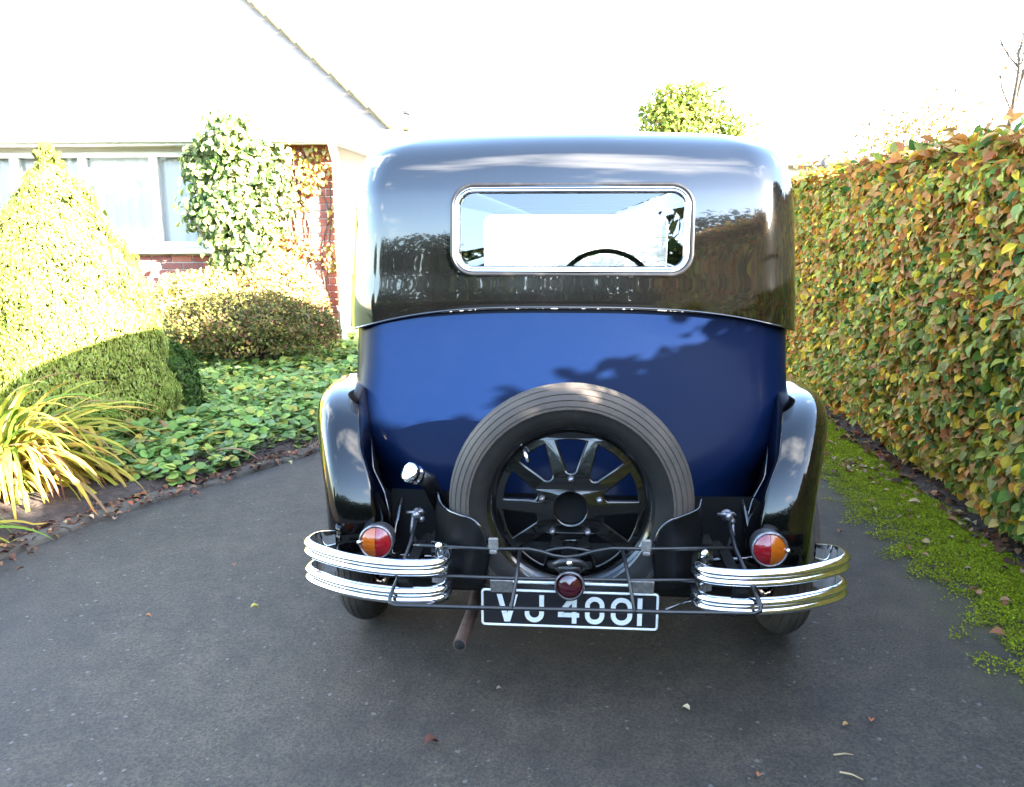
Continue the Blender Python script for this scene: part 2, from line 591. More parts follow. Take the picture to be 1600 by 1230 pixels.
def leaf_cloud(name, pos, nor, tip, size, cols, mat_, parent=None, jit=.45, tmpl=(DIA_V, DIA_F), aspect=1.0, rng=NP, **kw):
    pos = np.asarray(pos, float); n = len(pos)
    side, tp, nr = leaf_frames(pos, np.broadcast_to(nor, (n, 3)), np.broadcast_to(tip, (n, 3)), jit, rng)
    sz = np.broadcast_to(size, (n,))[:, None, None]
    tv, tf = tmpl
    k = len(tv)
    v = pos[:, None, :] + sz * (tv[None, :, 0:1] * aspect * side[:, None, :] + tv[None, :, 1:2] * tp[:, None, :] + tv[None, :, 2:3] * nr[:, None, :])
    v = v.reshape(-1, 3)
    o0 = org(parent)
    v = v - np.array(o0)
    fl = len(tf[0])
    f = (np.array(tf)[None] + (np.arange(n) * k)[:, None, None]).reshape(-1, fl)
    me = bpy.data.meshes.new(name)
    me.vertices.add(len(v)); me.vertices.foreach_set('co', v.ravel().astype(np.float32))
    me.loops.add(f.size); me.loops.foreach_set('vertex_index', f.ravel().astype(np.int32))
    me.polygons.add(len(f))
    me.polygons.foreach_set('loop_start', np.arange(0, f.size, fl, dtype=np.int32))
    me.update(calc_edges=True)
    c = np.ones((n, k, 4), np.float32)
    c[:, :, :3] = np.asarray(cols)[:, None, :]
    at = me.attributes.new('tint', 'FLOAT_COLOR', 'POINT')
    at.data.foreach_set('color', c.ravel())
    me.materials.append(mat_)
    o = bpy.data.objects.new(name, me)
    link(o, parent)
    ORG[o.name] = o0
    return tag(o, **kw)


def pick(pal, w, n, rng=NP, jit=.18):
    pal = np.array(pal, float)
    w = np.array(w, float); w /= w.sum()
    c = pal[rng.choice(len(pal), n, p=w)]
    return np.clip(c * (1 + rng.normal(0, jit, (n, 1))) * (1 + rng.normal(0, .06, (n, 3))), .002, .9)


def vnoise(p, s):
    return np.array([mnoise.noise(Vector(q) * s) for q in p])


def blob_points(c, rad, n, rng, bump=.18, bs=2.5, inner=.35, zmin=None, power=1.0):
    """points in the outer shell of a lumpy ellipsoid, with outward normals"""
    d = rng.normal(size=(n, 3)); d /= np.linalg.norm(d, axis=1)[:, None]
    if zmin is not None:
        d[:, 2] = np.where(d[:, 2] < zmin, -d[:, 2] * .6, d[:, 2])
        d /= np.linalg.norm(d, axis=1)[:, None]
    k = 1 + bump * vnoise(d + np.array(c) * .37, bs)
    sh = 1 - inner * rng.random(n) ** 2
    p = np.array(c) + d * np.array(rad) * (k * sh)[:, None]
    nn = d / np.array(rad); nn /= np.linalg.norm(nn, axis=1)[:, None]
    return p, nn


def branch_tree(mb, base, height, r0, rng, spread=.5, levels=3, n0=5, lean=(0, 0)):
    """tapered trunk with forking limbs; returns tip points"""
    tips = []

    def grow(p, d, ln, r, lv):
        pts, rs = [p], [r]
        for i in range(5):
            d = (d + Vector((rng.gauss(0, .10), rng.gauss(0, .10), rng.gauss(.03, .06)))).normalized()
            p = p + d * ln / 5
            pts.append(p); rs.append(r * (1 - .11 * (i + 1)))
        mb.tube(pts, rs, 7 if lv == 0 else 5, cap=True)
        if lv >= levels:
            tips.append((p, d))
            return
        for k in range(n0 - (1 if lv else 0)):
            at = pts[R.choice((2, 3, 4, 5)) if lv == 0 else R.choice((1, 2, 3, 4, 5))]
            a = rng.uniform(0, 2 * math.pi)
            e = (d + Vector((math.cos(a), math.sin(a), rng.uniform(-.05, .4))) * spread * rng.uniform(.7, 1.5)).normalized()
            grow(at, e, ln * rng.uniform(.5, .72), r * .5, lv + 1)
        tips.append((p, d))

    grow(Vector(base), Vector((lean[0], lean[1], 1)).normalized(), height, r0, 0)
    return tips


# ------------------------------------------------------------------ ground, drive, beds
g = MB()
g.add([(-300, -300, -.06), (300, -300, -.06), (300, 300, -.06), (-300, 300, -.06)], [(0, 1, 2, 3)])
g.build('ground', M['lawn'], kind='structure')

KY = [-6, -2, 1.0, 2.2, 3.08, 3.62, 4.29, 4.88, 5.6, 7.0, 9.5]
KX = [-2.9, -2.9, -2.75, -2.55, -2.38, -2.20, -1.85, -1.57, -1.42, -1.40, -1.45]


def kerb_x(y):
    return float(mono(KY, KX, [y])[1][0, 0])


rows = []
for j in range(121):
    y = -10 + j * .18
    row = []
    for i in range(61):
        x = -4.2 + i * .105
        z = .006 * mnoise.noise(Vector((x * 1.2, y * 1.2, 0))) - .006
        row.append((x, y, z))
    rows.append(row)
MB().grid(rows).build('driveway', M['asphalt'], kind='structure')

rows = []
for j in range(140):
    y = -3 + j * .0835
    kx = kerb_x(y)
    row = []
    for i in range(60):
        x = kx - .06 - 5.6 * (i / 59) ** 1.6
        e = min(1, i / 5)
        z = .012 + e * (.035 + .03 * mnoise.noise(Vector((x * 4, y * 4, 1))) + .012 * mnoise.noise(Vector((x * 15, y * 15, 1))))
        row.append((x, y, z))
    rows.append(row)
MB().grid(rows, flip=True).build('flower_bed', M['soil'], kind='structure')

# concrete edging, cast in lengths
kb = tag(bpy.data.objects.new('bed_edging', None), kind='structure')
C.objects.link(kb)
y = -1.0
while y < 8.4:
    y1 = y + R.uniform(.55, .8)
    m = MB()
    rws = []
    for k in range(9):
        yy = y + .008 + (y1 - y - .016) * k / 8
        kx = kerb_x(yy)
        w = .012 * mnoise.noise(Vector((yy * 5, 0, 3)))
        h = .016 + .010 * mnoise.noise(Vector((yy * 4, 5, 3)))
        rws.append([(kx + .045 + w, yy, -.02), (kx + .042 + w, yy, h * .55), (kx + .025 + w, yy, h), (kx - .04, yy, h + .004), (kx - .075, yy, h - .004), (kx - .078, yy, -.01)])
    m.grid(rws)
    m.add([rws[0][i] for i in range(6)] , [tuple(range(6))])
    m.add([rws[-1][i] for i in range(6)] , [tuple(range(6))[::-1]])
    m.build('edging_stone', M['concrete'], kb)
    y = y1

# soil strip beneath the hedge
rows = []
for j in range(150):
    y = -4 + j * .105
    row = []
    x0 = 1.77 + .04 * mnoise.noise(Vector((y * 2.2, 7, 0))) + .03 * mnoise.noise(Vector((y * 7, 7, 0)))
    for i in range(22):
        x = x0 + 1.5 * (i / 21) ** 1.3
        z = -.006 + min(1, i / 4) * (.022 + .016 * mnoise.noise(Vector((x * 6, y * 6, 2))) + .008 * mnoise.noise(Vector((x * 25, y * 25, 2))))
        row.append((x, y, z))
    rows.append(row)
MB().grid(rows).build('hedge_soil', M['soil'], kind='structure')

# ------------------------------------------------------------------ bungalow
HY = 8.6
house = thing('bungalow', (-4.5, HY + 2, 0), 'red brick bungalow with pale hipped tile roof and wide white window', 'house')
WX0, WX1, WZ0, WZ1 = -6.9, -3.72, 1.13, 2.11
CX = -2.45
m = MB()
yb = HY + .014
for (x0, x1, z0, z1) in ((-9.5, WX0, 0, 2.24), (WX0, WX1, 0, WZ0), (WX0, WX1, WZ1, 2.24), (WX1, CX - .005, 0, 2.24)):
    m.box(((x0 + x1) / 2, yb + .13, (z0 + z1) / 2), (x1 - x0, .26, z1 - z0))
m.build('wall', M['mortar'], house)
MB().box((CX - .14, HY + 3.3, 1.12), (.26, 6.0, 2.24)).build('side_wall', M['mortar'], house)


def brick_mesh(w, i):
    b = MB()
    rr = random.Random(i)
    b.box((0, 0, 0), (w, .10, .065), bev=.005)
    b.v = [(x + rr.gauss(0, .0012), y + rr.gauss(0, .0012), z + rr.gauss(0, .0012)) for x, y, z in b.v]
    me = bpy.data.meshes.new('brick')
    me.from_pydata(b.v, [], b.f)
    me.materials.append(MB_BRICK[i % 4])
    return me


BW = {}
rest = MB()
nb = 0
ORGH = org(house)
for c in range(29):
    z = .0375 + c * .075
    off = 0 if c % 2 else .1125
    edges = []
    x = CX
    first = True
    while x > -9.4:
        w = .1025 if (first and c % 2 == 0) else .215
        first = False
        edges.append((x - w, x))
        x -= w + .010
    for (x0, x1) in edges:
        if z > WZ0 - .05 and z < WZ1 + .03:
            if x0 >= WX0 and x1 <= WX1:
                continue
            x0n, x1n = x0, x1
            if x0 < WX1 < x1: x0n = WX1
            if x0 < WX0 < x1: x1n = WX0
            x0, x1 = x0n, x1n
            if x1 - x0 < .02:
                continue
        w = round(x1 - x0, 3)
        if x0 > -4.98 and nb < 300:
            i = R.randrange(8)
            key = (w, i)
            if key not in BW:
                BW[key] = brick_mesh(w, i)
            o = bpy.data.objects.new('brick', BW[key])
            o.location = Vector(((x0 + x1) / 2, HY + .05 + R.gauss(0, .0015), z)) - ORGH
            link(o, house)
            nb += 1
        else:
            rest.box(((x0 + x1) / 2, HY + .05, z), (w, .10, .065))
rest.build('brickwork', M['brick_0'], house, kind='stuff')

# window
fr = MB()
def bar(x0, x1, z0, z1, y0=HY + .03, y1=HY + .10):
    fr.box(((x0 + x1) / 2, (y0 + y1) / 2, (z0 + z1) / 2), (x1 - x0, y1 - y0, z1 - z0), bev=.006)
bar(WX0, WX1, WZ0, WZ0 + .06); bar(WX0, WX1, WZ1 - .06, WZ1)
bar(WX0, WX0 + .06, WZ0 + .06, WZ1 - .06); bar(WX1 - .06, WX1, WZ0 + .06, WZ1 - .06)
mul = [-5.9, -5.15, -4.38]
for x in mul:
    bar(x - .045, x + .045, WZ0 + .06, WZ1 - .06)
wf = fr.build('window_frame', M['white_paint'], house)
xs = [WX0 + .06] + mul + [WX1 - .06]
for a, b in zip(xs[:-1], xs[1:]):
    MB().box(((a + b) / 2, HY + .07, (WZ0 + WZ1) / 2), (b - a - .08, .006, WZ1 - WZ0 - .12)).build('pane', M['house_glass'], wf)
MB().box(((WX0 + WX1) / 2, HY - .025, WZ0 - .035), (WX1 - WX0 + .16, .17, .055), bev=.008).build('window_sill', M['white_paint'], house)
ct = MB()
rows = []
for j in range(2):
    rows.append([(WX0 + (WX1 - WX0) * i / 160, HY + .16 + .014 * math.sin(i * .9) + .005 * math.sin(i * 2.3), (WZ0, WZ1)[j]) for i in range(161)])
ct.grid(rows).build('curtain', M['curtain'], house)

# roof: courses of tiles laid as overlapping strips, on both slopes, meeting at the hip
EX, EY, EZ, SL = -1.74, 8.40, 2.26, .80
rf = MB()
NC = 18
dd = .26
for k in range(NC):
    s0, s1 = k * dd, (k + 1) * dd + .05
    z0, z1 = EZ + SL * s0 + .028, EZ + SL * s1 - .004
    fa = [(-10.5, EY + s0, z0), (EX - s0, EY + s0, z0), (EX - s1, EY + s1, z1), (-10.5, EY + s1, z1)]
    rf.add(fa + [(-10.5, EY + s0, z0 - .03), (EX - s0, EY + s0, z0 - .03)], [(0, 1, 2, 3), (4, 5, 1, 0)], False)
    fb = [(EX - s0, EY + s0, z0), (EX - s0, 15 - s0, z0), (EX - s1, 15 - s1, z1), (EX - s1, EY + s1, z1)]
    rf.add(fb + [(EX - s0, EY + s0, z0 - .03), (EX - s0, 15 - s0, z0 - .03)], [(0, 1, 2, 3), (4, 5, 1, 0)], False)
rfo = rf.build('roof', M['roof_tile'], house)
for k in range(17):
    s0, s1 = k * dd - .02, (k + 1) * dd + .02
    a = Vector((EX - s0, EY + s0, EZ + SL * s0 + .050)); b = Vector((EX - s1, EY + s1, EZ + SL * s1 + .045))
    h = MB()
    h.tube([a, (a + b) / 2, b], [.150, .149, .148], 12, flat=.28, up=(0, 0, 1))
    h.build('hip_tile', M['hip_tile'], rfo)
MB().box((-6.12, EY + .012, 2.215), (8.74, .024, .13)).build('fascia', M['white_paint'], house)
MB().box((EX + .0, 11.64, 2.215), (.024, 6.7, .13)).build('fascia', M['white_paint'], house)
MB().box((-6.12, 8.52, 2.162), (8.70, .20, .012)).build('soffit', M['white_paint'], house)
MB().box((-2.12, 11.7, 2.162), (.72, 6.2, .012)).build('soffit', M['white_paint'], house)
m = MB()
m.tube([(-10, EY - .05, 2.235), (EX + .05, EY - .05, 2.225)], .055, 12)
m.build('gutter', M['white_paint'], house)
m = MB()
m.tube([(-2.41, EY - .05, 2.19), (-2.41, EY - .0, 2.10), (-2.41, HY - .09, 1.98), (-2.41, HY - .09, .05)], .040, 14)
for zz in (.5, 1.35):
    m.tube([(-2.41, HY - .09, zz - .02), (-2.41, HY - .09, zz + .02)], .052, 14)
m.build('downpipe', M['white_paint'], house)

# weathered panel fence between the bungalow and the garage
fn = thing('panel_fence', (-2.0, 9.3, 0), 'weathered grey board fence between bungalow corner and garage', 'fence')
for k in range(9):
    z0 = .06 + k * .125
    m = MB(); m.box((-1.95, 9.3 + .012 * (k % 2), z0 + .06), (.92, .018, .122), bev=.003); m.build('fence_board', M['fence_wood'], fn)
for x in (-2.36, -1.5):
    m = MB(); m.box((x, 9.35, .65), (.09, .09, 1.3), bev=.006); m.build('post', M['fence_wood'], fn)

# garage at the end of the drive
ga = thing('garage', (0.9, 11.3, 0), 'flat roofed garage with white front at the end of the drive', 'garage')
m = MB()
for c_, s_ in (((-1.10, 11.4, 1.05), (.5, .25, 2.1)), ((3.2, 13.5, 1.05), (.25, 4.0, 2.1)), ((-1.22, 13.6, 1.05), (.25, 4.0, 2.1)), ((2.45, 11.4, 1.05), (1.24, .25, 2.1))):
    MB().box(c_, s_).build('wall', M['garage_paint'], ga)
for k in range(8):
    MB().box((.215, 11.36, .12 + k * .24), (2.1, .04, .232), bev=.006).build('door_panel', M['garage_paint'], ga)
MB().box((1.55, 11.38, 1.05), (.55, .25, 2.1)).build('pier', M['brick_0'], ga)
MB().box((.2, 11.42, 2.01), (2.12, .16, .17)).build('lintel', M['garage_paint'], ga)
m = MB(); m.box((1.0, 13.4, 2.17), (5.2, 4.6, .14), bev=.01); m.build('roof', M['felt'], ga)

# neighbour's house far behind, only its chimney shows over the bungalow's hip
nh = thing('far_house', (-6, 24, 0), 'distant house whose chimney peeps past the bungalow hip', 'house')
m = MB(); m.box((-7.2, 27.0, 1.4), (8, 6, 2.8)); m.build('wall', M['brick_1'], nh)
m = MB()
m.add([(-11.5, 23.7, 2.7), (-2.9, 23.7, 2.7), (-2.9, 30.3, 2.7), (-11.5, 30.3, 2.7), (-11.5, 27, 4.3), (-2.9, 27, 4.3)], [(0, 1, 5, 4), (2, 3, 4, 5), (1, 2, 5), (3, 0, 4), (0, 3, 2, 1)], False)
m.build('roof', M['roof_tile'], nh)
cc = P(627, 190, 27)
MB().box((cc.x, 27, 4.3), (.42, .5, 1.0)).build('chimney', M['slate'], nh)
MB().box((cc.x, 27, 4.86), (.50, .58, .10)).build('chimney_cap', M['slate'], nh)

# ------------------------------------------------------------------ the car
car = thing('vintage_car', (0, 3.6, 0), 'blue and black 1930s saloon seen from behind with rear spare wheel', 'car')
XC = -.018
AX = 2.72                                # rear axle
FAX = 5.15                               # front axle


def outline(z, Yr, F, W, Lc, yf, crown=.035, nb=48, ncn=16, sides=(4.35, 4.22, 4.18, 3.74, 3.66, 3.12)):
    half = []
    for k in range(nb // 2 + 1):
        x = F * k / (nb // 2)
        half.append((x, Yr + crown * (x / F) ** 2))
    sl = 2 * crown / F                   # slope where the corner starts
    y0 = Yr + crown
    for k in range(1, ncn + 1):
        a = math.pi / 2 * k / ncn
        x = F + (W - F) * math.sin(a)
        y = y0 + Lc * (1 - math.cos(a)) + sl * (W - F) * math.sin(a) * (1 - k / ncn) ** .5
        half.append((x, y))
    yc = half[-1][1]
    for i, s in enumerate(reversed(sides)):
        half.append((W, max(s, yc + .02 * (i + 1))))
    pts = [(XC - x, y, z) for x, y in reversed(half[1:])] + [(XC + x, y, z) for x, y in half]
    return pts


# lower tub
TZ = [.49, .55, .62, .70, .80, .90, 1.00, 1.095]
TV = [(2.405, .33, .69, .42), (2.425, .385, .695, .38), (2.450, .475, .70, .29), (2.485, .56, .708, .20), (2.525, .59, .712, .17),
      (2.560, .585, .713, .18), (2.588, .59, .713, .18), (2.605, .59, .713, .18)]
ts, tv = mono(TZ, TV, 40)
rows = [outline(z, *v, 4.35) for z, v in zip(ts, tv)]
b = MB().grid(rows)
body = b.build('body', M['blue_paint'], car)
fix_normals(body)
# scuttle and bonnet
m = MB()
rows = []
for k in range(14):
    t = k / 13
    yy = 4.34 + 1.25 * t
    w = .66 - .36 * t ** .8
    top = 1.075 - .05 * t
    sec = []
    for j in range(25):
        a = math.pi * j / 24
        sec.append((w * math.copysign(abs(math.cos(a)) ** .45, math.cos(a)), yy, .52 + (top - .52) * abs(math.sin(a)) ** .45))
    rows.append(sec)
m.grid(rows)
m.build('bonnet', M['blue_paint'], car)
m = MB()
sec = rows[-1]
m.add(sec + [(0, 5.60, .75)], [(i, i + 1, 25) for i in range(24)], False)
m.tube([Vector(p) + Vector((0, .02, 0)) for p in sec], .028, 10)
m.build('radiator_shell', M['chrome'], car)
for s in (-1, 1):
    m = MB()
    m.lathe([(0, -.11), (.06, -.10), (.10, -.05), (.115, 0), (.118, .02)], (s * .43, 5.50, .80), (0, 1, 0), 24)
    hl = m.build('headlight', M['black_paint'], car)
    m = MB(); m.lathe([(.118, .0), (.122, .01), (.115, .022), (.07, .035), (0, .04)], (s * .43, 5.50, .80), (0, 1, 0), 24)
    m.build('headlight_lens', M['chrome'], hl)

# black upper half: levels from the waist to the middle of the roof
UZ = [1.040, 1.085, 1.20, 1.33, 1.44, 1.51, 1.556, 1.590, 1.617, 1.635, 1.648, 1.656, 1.660]
UV = [(2.578, .60, .742, .20), (2.580, .60, .741, .20), (2.590, .59, .736, .20), (2.600, .585, .728, .20), (2.616, .58, .720, .20),
      (2.640, .565, .708, .20), (2.668, .55, .696, .19), (2.702, .53, .676, .19), (2.744, .47, .630, .22), (2.792, .42, .585, .23),
      (2.855, .25, .43, .32), (2.97, .14, .27, .34), (3.12, .03, .06, .3)]
CR_C = [.035] * 4 + [.035, .035, .036, .038, .04, .04, .035, .02, .003]
us = np.concatenate([np.linspace(1.040, 1.48, 44), np.linspace(1.48, 1.633, 24)[1:], np.linspace(1.633, 1.660, 12)[1:]])
_, uv = mono(UZ, [list(a) + [c] for a, c in zip(UV, CR_C)], us)


def back_y(x, z):
    _, q = mono(UZ, [list(a) + [c] for a, c in zip(UV, CR_C)], [z])
    return float(q[0, 0] + q[0, 4] * ((x - XC) / q[0, 1]) ** 2)


def roof_drop(p):
    x, y, z = p
    f = max(0, (y - 3.0) / 1.35)
    return (x, y, z - max(0, (z - 1.10)) / .53 * .12 * f ** 2)


def waist_dip(p):                        # the lower edge sweeps down towards the corners
    x, y, z = p
    if z < 1.12:
        k = (1.12 - z) / .08
        d = (min(abs(x), .72) / .72) ** 3
        dz = .056 * k * (1 - 1.5 * d)
        z = z + dz
        y = y + .075 * dz
    return (x, y, z)


rows = [[waist_dip(roof_drop(p)) for p in outline(z, v[0], v[1], v[2], v[3], 4.35, crown=v[4])] for z, v in zip(us, uv)]
nr, nc = len(rows), len(rows[0])
mid = nc // 2
WINC = P(891.5, 359, 2.60)
WW, WH, WR = .722, .256, .058
cx0, cz0 = -.012, WINC.z
i0 = max(i for i in range(nr) if rows[i][mid][2] < cz0 - WH / 2 - .015)
i1 = min(i for i in range(nr) if rows[i][mid][2] > cz0 + WH / 2 + .015)
j0 = max(j for j in range(nc) if rows[nr // 3][j][0] < cx0 - WW / 2 - .015)
j1 = min(j for j in range(nc) if rows[nr // 3][j][0] > cx0 + WW / 2 + .015)
m = MB()
vs = [p for r_ in rows for p in r_]
fs = []
side_holes = []
for i in range(nr - 1):
    for j in range(nc - 1):
        if i0 <= i < i1 and j0 <= j < j1:
            continue
        c = [sum(rows[a][b_][k] for a in (i, i + 1) for b_ in (j, j + 1)) / 4 for k in range(3)]
        if 1.13 < c[2] < 1.43 and abs(c[0]) > .68 and (3.16 < c[1] < 3.64 or 3.76 < c[1] < 4.16):
            continue
        fs.append((i * nc + j, i * nc + j + 1, (i + 1) * nc + j + 1, (i + 1) * nc + j))
# ring of quads between the grid opening and the rounded window opening
loop = [(i0, j) for j in range(j0, j1)] + [(i, j1) for i in range(i0, i1)] + [(i1, j) for j in range(j1, j0, -1)] + [(i, j0) for i in range(i1, i0, -1)]
hx, hz, rr = WW / 2, WH / 2, WR


def to_hole(x, z):
    """nearest point on the rounded rectangle along the box projection"""
    u, w = x - cx0, z - cz0
    k = 1 / max(abs(u) / hx, abs(w) / hz)
    u, w = u * k, w * k
    if abs(u) > hx - rr and abs(w) > hz - rr:
        cxx, czz = math.copysign(hx - rr, u), math.copysign(hz - rr, w)
        d = math.hypot(u - cxx, w - czz)
        u, w = cxx + (u - cxx) * rr / d, czz + (w - czz) * rr / d
    return cx0 + u, cz0 + w


base = len(vs)
K = 3
nl = len(loop)
for k in range(1, K + 1):
    for (i, j) in loop:
        p = rows[i][j]
        hxp, hzp = to_hole(p[0], p[2])
        t = k / K
        x, z = p[0] + (hxp - p[0]) * t, p[2] + (hzp - p[2]) * t
        vs.append((x, back_y(x, z), z))
for q in range(nl):
    a, b2 = loop[q], loop[(q + 1) % nl]
    ring0 = (a[0] * nc + a[1], b2[0] * nc + b2[1])
    for k in range(K):
        r1 = (base + k * nl + q, base + k * nl + (q + 1) % nl)
        fs.append((ring0[0], ring0[1], r1[1], r1[0]))
        ring0 = r1
m.add(vs, fs)
upper = m.build('upper_body', M['black_paint'], car)
fix_normals(upper)
# rolled lower edge of the black half
edge = [Vector(p) for p in rows[0]]
MB().tube(edge, .0035, 6).build('waist_moulding', M['black_paint'], car)
MB().tube([p + Vector((0, -.0015, -.0034)) for p in edge[30:-30]], .0009, 5).build('worn_edge', M['chipped_edge'], car)
# folded inner return so that the black half has thickness
m = MB()
m.grid([[Vector(p) for p in rows[0]], [Vector((p[0] * .965, p[1] + .02, p[2] + .004)) for p in rows[0]]])
m.build('waist_return', M['black_satin'], car)

# rear window
def hole_loop(grow, off, n=10):
    pts = rounded_rect(WW + 2 * grow, WH + 2 * grow, WR + grow, n)
    return [Vector((cx0 + u, back_y(cx0 + u, cz0 + w) + off, cz0 + w)) for u, w in pts]
prof = [(.002, .004), (.001, -.006), (-.001, -.009), (-.004, -.008), (-.007, -.003), (-.009, -.006), (-.012, -.006), (-.016, .002), (-.017, .022)]
m = MB()
loops = [hole_loop(g_, o_) for g_, o_ in prof]
m.grid(loops, wrap=True)
rw = m.build('rear_window', M['chrome'], car)
fix_normals(rw)
m = MB(); m.tube(hole_loop(.0075, -.004), .0065, 8, closed=True); m.build('window_seal', M['black_satin'], rw)
m = MB()
lp = hole_loop(-.012, .010)
m.add(lp + [Vector((cx0, back_y(cx0, cz0) + .012, cz0))], [(k, (k + 1) % len(lp), len(lp)) for k in range(len(lp))], False)
m.build('pane', M['window_glass'], rw)

# side windows and windscreen
for s in (-1, 1):
    for (a, b2) in ((3.16, 3.64), (3.76, 4.16)):
        MB().add([(s * .690, a, 1.12), (s * .690, b2, 1.12), (s * .684, b2, 1.44), (s * .684, a, 1.44)], [(0, 1, 2, 3)], False).build('side_window', M['window_glass'], car)
outer = [(-.70, 1.03), (.70, 1.03), (.70, 1.40), (.64, 1.47), (.50, 1.50), (-.50, 1.50), (-.64, 1.47), (-.70, 1.40)]
inner = [(u, w + 1.235) for u, w in rounded_rect(.93, .33, .04, 5)]
plate2d('windscreen_frame', [outer, inner], .03, M['black_paint'], car, lambda u, v, w: (u, 4.33 + w, v))
MB().box((0, 4.335, 1.235), (.93, .004, .33)).build('windscreen', M['window_glass'], car)
# inside
rows_h = []
for k in range(24):
    t = k / 23
    yy = 2.72 + 1.58 * t
    zc = 1.588 - .14 * max(0, (yy - 3.0) / 1.3) ** 2 - .09 * max(0, (2.95 - yy) / .25) ** 2
    rows_h.append([(-.63 + 1.26 * j / 20, yy, zc - .10 * (abs(j - 10) / 10) ** 3) for j in range(21)])
MB().grid(rows_h).build('headlining', M['headlining'], car)
m = MB(); m.box((0, 2.86, .86), (1.2, .16, .50), bev=.05, smooth=True); m.box((0, 3.10, .62), (1.2, .5, .18), bev=.05, smooth=True)
m.build('rear_seat', M['leather'], car)
for s in (-1, 1):
    m = MB(); m.box((s * .31, 3.52, .83), (.50, .11, .56), bev=.04, smooth=True); m.box((s * .31, 3.74, .60), (.50, .46, .16), bev=.04, smooth=True)
    m.build('front_seat', M['leather'], car)
m = MB(); m.box((0, 4.22, 1.0), (1.28, .12, .16), bev=.03); m.build('dashboard', M['leather'], car)
sc = P(946, 464, 3.80); sa = Vector((0, -1, .45)).normalized()
su = Vector((1, 0, 0)); sv = sa.cross(su)
m = MB()
m.tube([sc + (su * math.cos(2 * math.pi * k / 48) + sv * math.sin(2 * math.pi * k / 48)) * .222 for k in range(48)], .012, 8, closed=True)
for k in range(4):
    a = math.pi / 4 + k * math.pi / 2
    m.tube([sc, sc + (su * math.cos(a) + sv * math.sin(a)) * .222], .006, 6)
m.tube([sc, sc - sa * .5], .018, 8)
m.build('steering_wheel', M['black_satin'], car)
m = MB(); m.box((0, 3.5, .47), (1.26, 1.9, .04)); m.build('floor_pan', M['chassis_black'], car)


# ---------------------------------------------------------------- wings
def wing(s, ax, front):
    m = MB()
    rows = []
    th0, th1 = (2, 168) if not front else (8, 178)
    for k in range(56):
        th = math.radians(th0 + (th1 - th0) * k / 55)
        ct_, st_ = math.cos(th), math.sin(th)
        c = max(0, ct_)
        xo = .828 - .118 * c ** 1.4
        t = min(1, max(0, math.degrees(th) / 90))
        xi = float(np.interp(math.degrees(th), (0, 15, 27, 40, 65, 90), (.540, .530, .550, .590, .618, .650)))
        if front:
            xi = .40
        Rr = .50 + .03 * max(0, -ct_) + .012 * c
        rl = .335
        bw = .090 - .015 * c
        sec = []
        for i in range(22):
            u = i / 22
            sec.append((xi + (xo - bw - xi) * u, Rr - .010 + .012 * math.sin(u * math.pi / 2) - .13 * max(0, 1 - u / .17) ** 2.2))
        for i in range(15):
            a = math.pi / 2 * i / 14
            sec.append((xo - bw + bw * math.sin(a) ** .8, rl + (Rr + .002 - rl) * math.cos(a) ** .8))
        sec += [(xo + .002, rl - .008), (xo - .006, rl - .014), (xo - .012, rl - .006)]
        if ct_ > 0 and not front:           # fuller, more upright tail of the wing
            cq, sq = .95 * ct_ ** .70, st_ ** .74 if st_ > 0 else st_
        else:
            cq, sq = ct_, st_
        rows.append([(XC + s * x, ax - r * cq, .34 + r * sq) for x, r in sec])
    m.grid(rows)
    w = m.build('wing', M['wing_paint'], car)
    fix_normals(w)
    # inner wall
    m = MB()
    m.grid([[rows[k][0] for k in range(56)], [(rows[k][0][0], ax + (rows[k][0][1] - ax) * .25, .40 + (rows[k][0][2] - .40) * .25) for k in range(56)]])
    m.build('inner_wall', M['dull_black'], w)
    m = MB(); m.tube([Vector(r_[0]) + Vector((0, -.002, .001)) for r_ in rows], .003, 6); m.build('beading', M['black_paint'], w)
    return w


for s in (-1, 1):
    wing(s, AX, False)
    wing(s, FAX, True)
    m = MB(); m.box((s * .76, (AX + FAX) / 2, .36), (.20, FAX - AX - .9, .03), bev=.008); m.build('running_board', M['black_satin'], car)

# ---------------------------------------------------------------- wheels
TR = .335


def tyre_mesh(c, axis, parent, seg=72, fat=0.0):
    Rc, rt = TR - .060, .060 + fat
    prof, treads = [], []
    groove = (-80, -66, -50, -31, -10, 10, 31, 50, 66, 80)
    angs = list(range(-150, -90, 8)) + [a * 1.2 for a in range(-73, 74)] + list(range(94, 151, 8))
    for a in angs:
        r_ = rt
        for g_ in groove:
            if abs(a - g_) < 1.7:
                r_ = rt - .0028
        if abs(a) > 86:
            r_ = rt - .003 * min(1, (abs(a) - 86) / 4)
        ra = math.radians(a)
        prof.append((Rc + r_ * math.cos(ra) * (1.0), r_ * 1.03 * math.sin(ra)))
        treads.append(abs(a) <= 87)
    m = MB().lathe(prof, c, axis, seg)
    o = m.build('tyre', M['tyre_rubber'], parent)
    o.data.materials.append(M['tyre_tread'])
    mi = []
    for i in range(len(prof) - 1):
        mi += [1 if (treads[i] and treads[i + 1]) else 0] * seg
    o.data.polygons.foreach_set('material_index', mi)
    fix_normals(o)
    sharp(o, 30)
    return o


def rim_mesh(name, c, axis, parent):
    m = MB().lathe([(.205, -.045), (.236, -.050), (.243, -.040), (.225, -.034), (.215, -.01), (.215, .01), (.225, .034), (.243, .040), (.247, .046), (.240, .052), (.230, .049), (.212, .036), (.207, .018), (.207, -.02), (.205, -.045)], c, axis, 72)
    o = m.build(name, M['wheel_black'], parent)
    fix_normals(o)
    return o


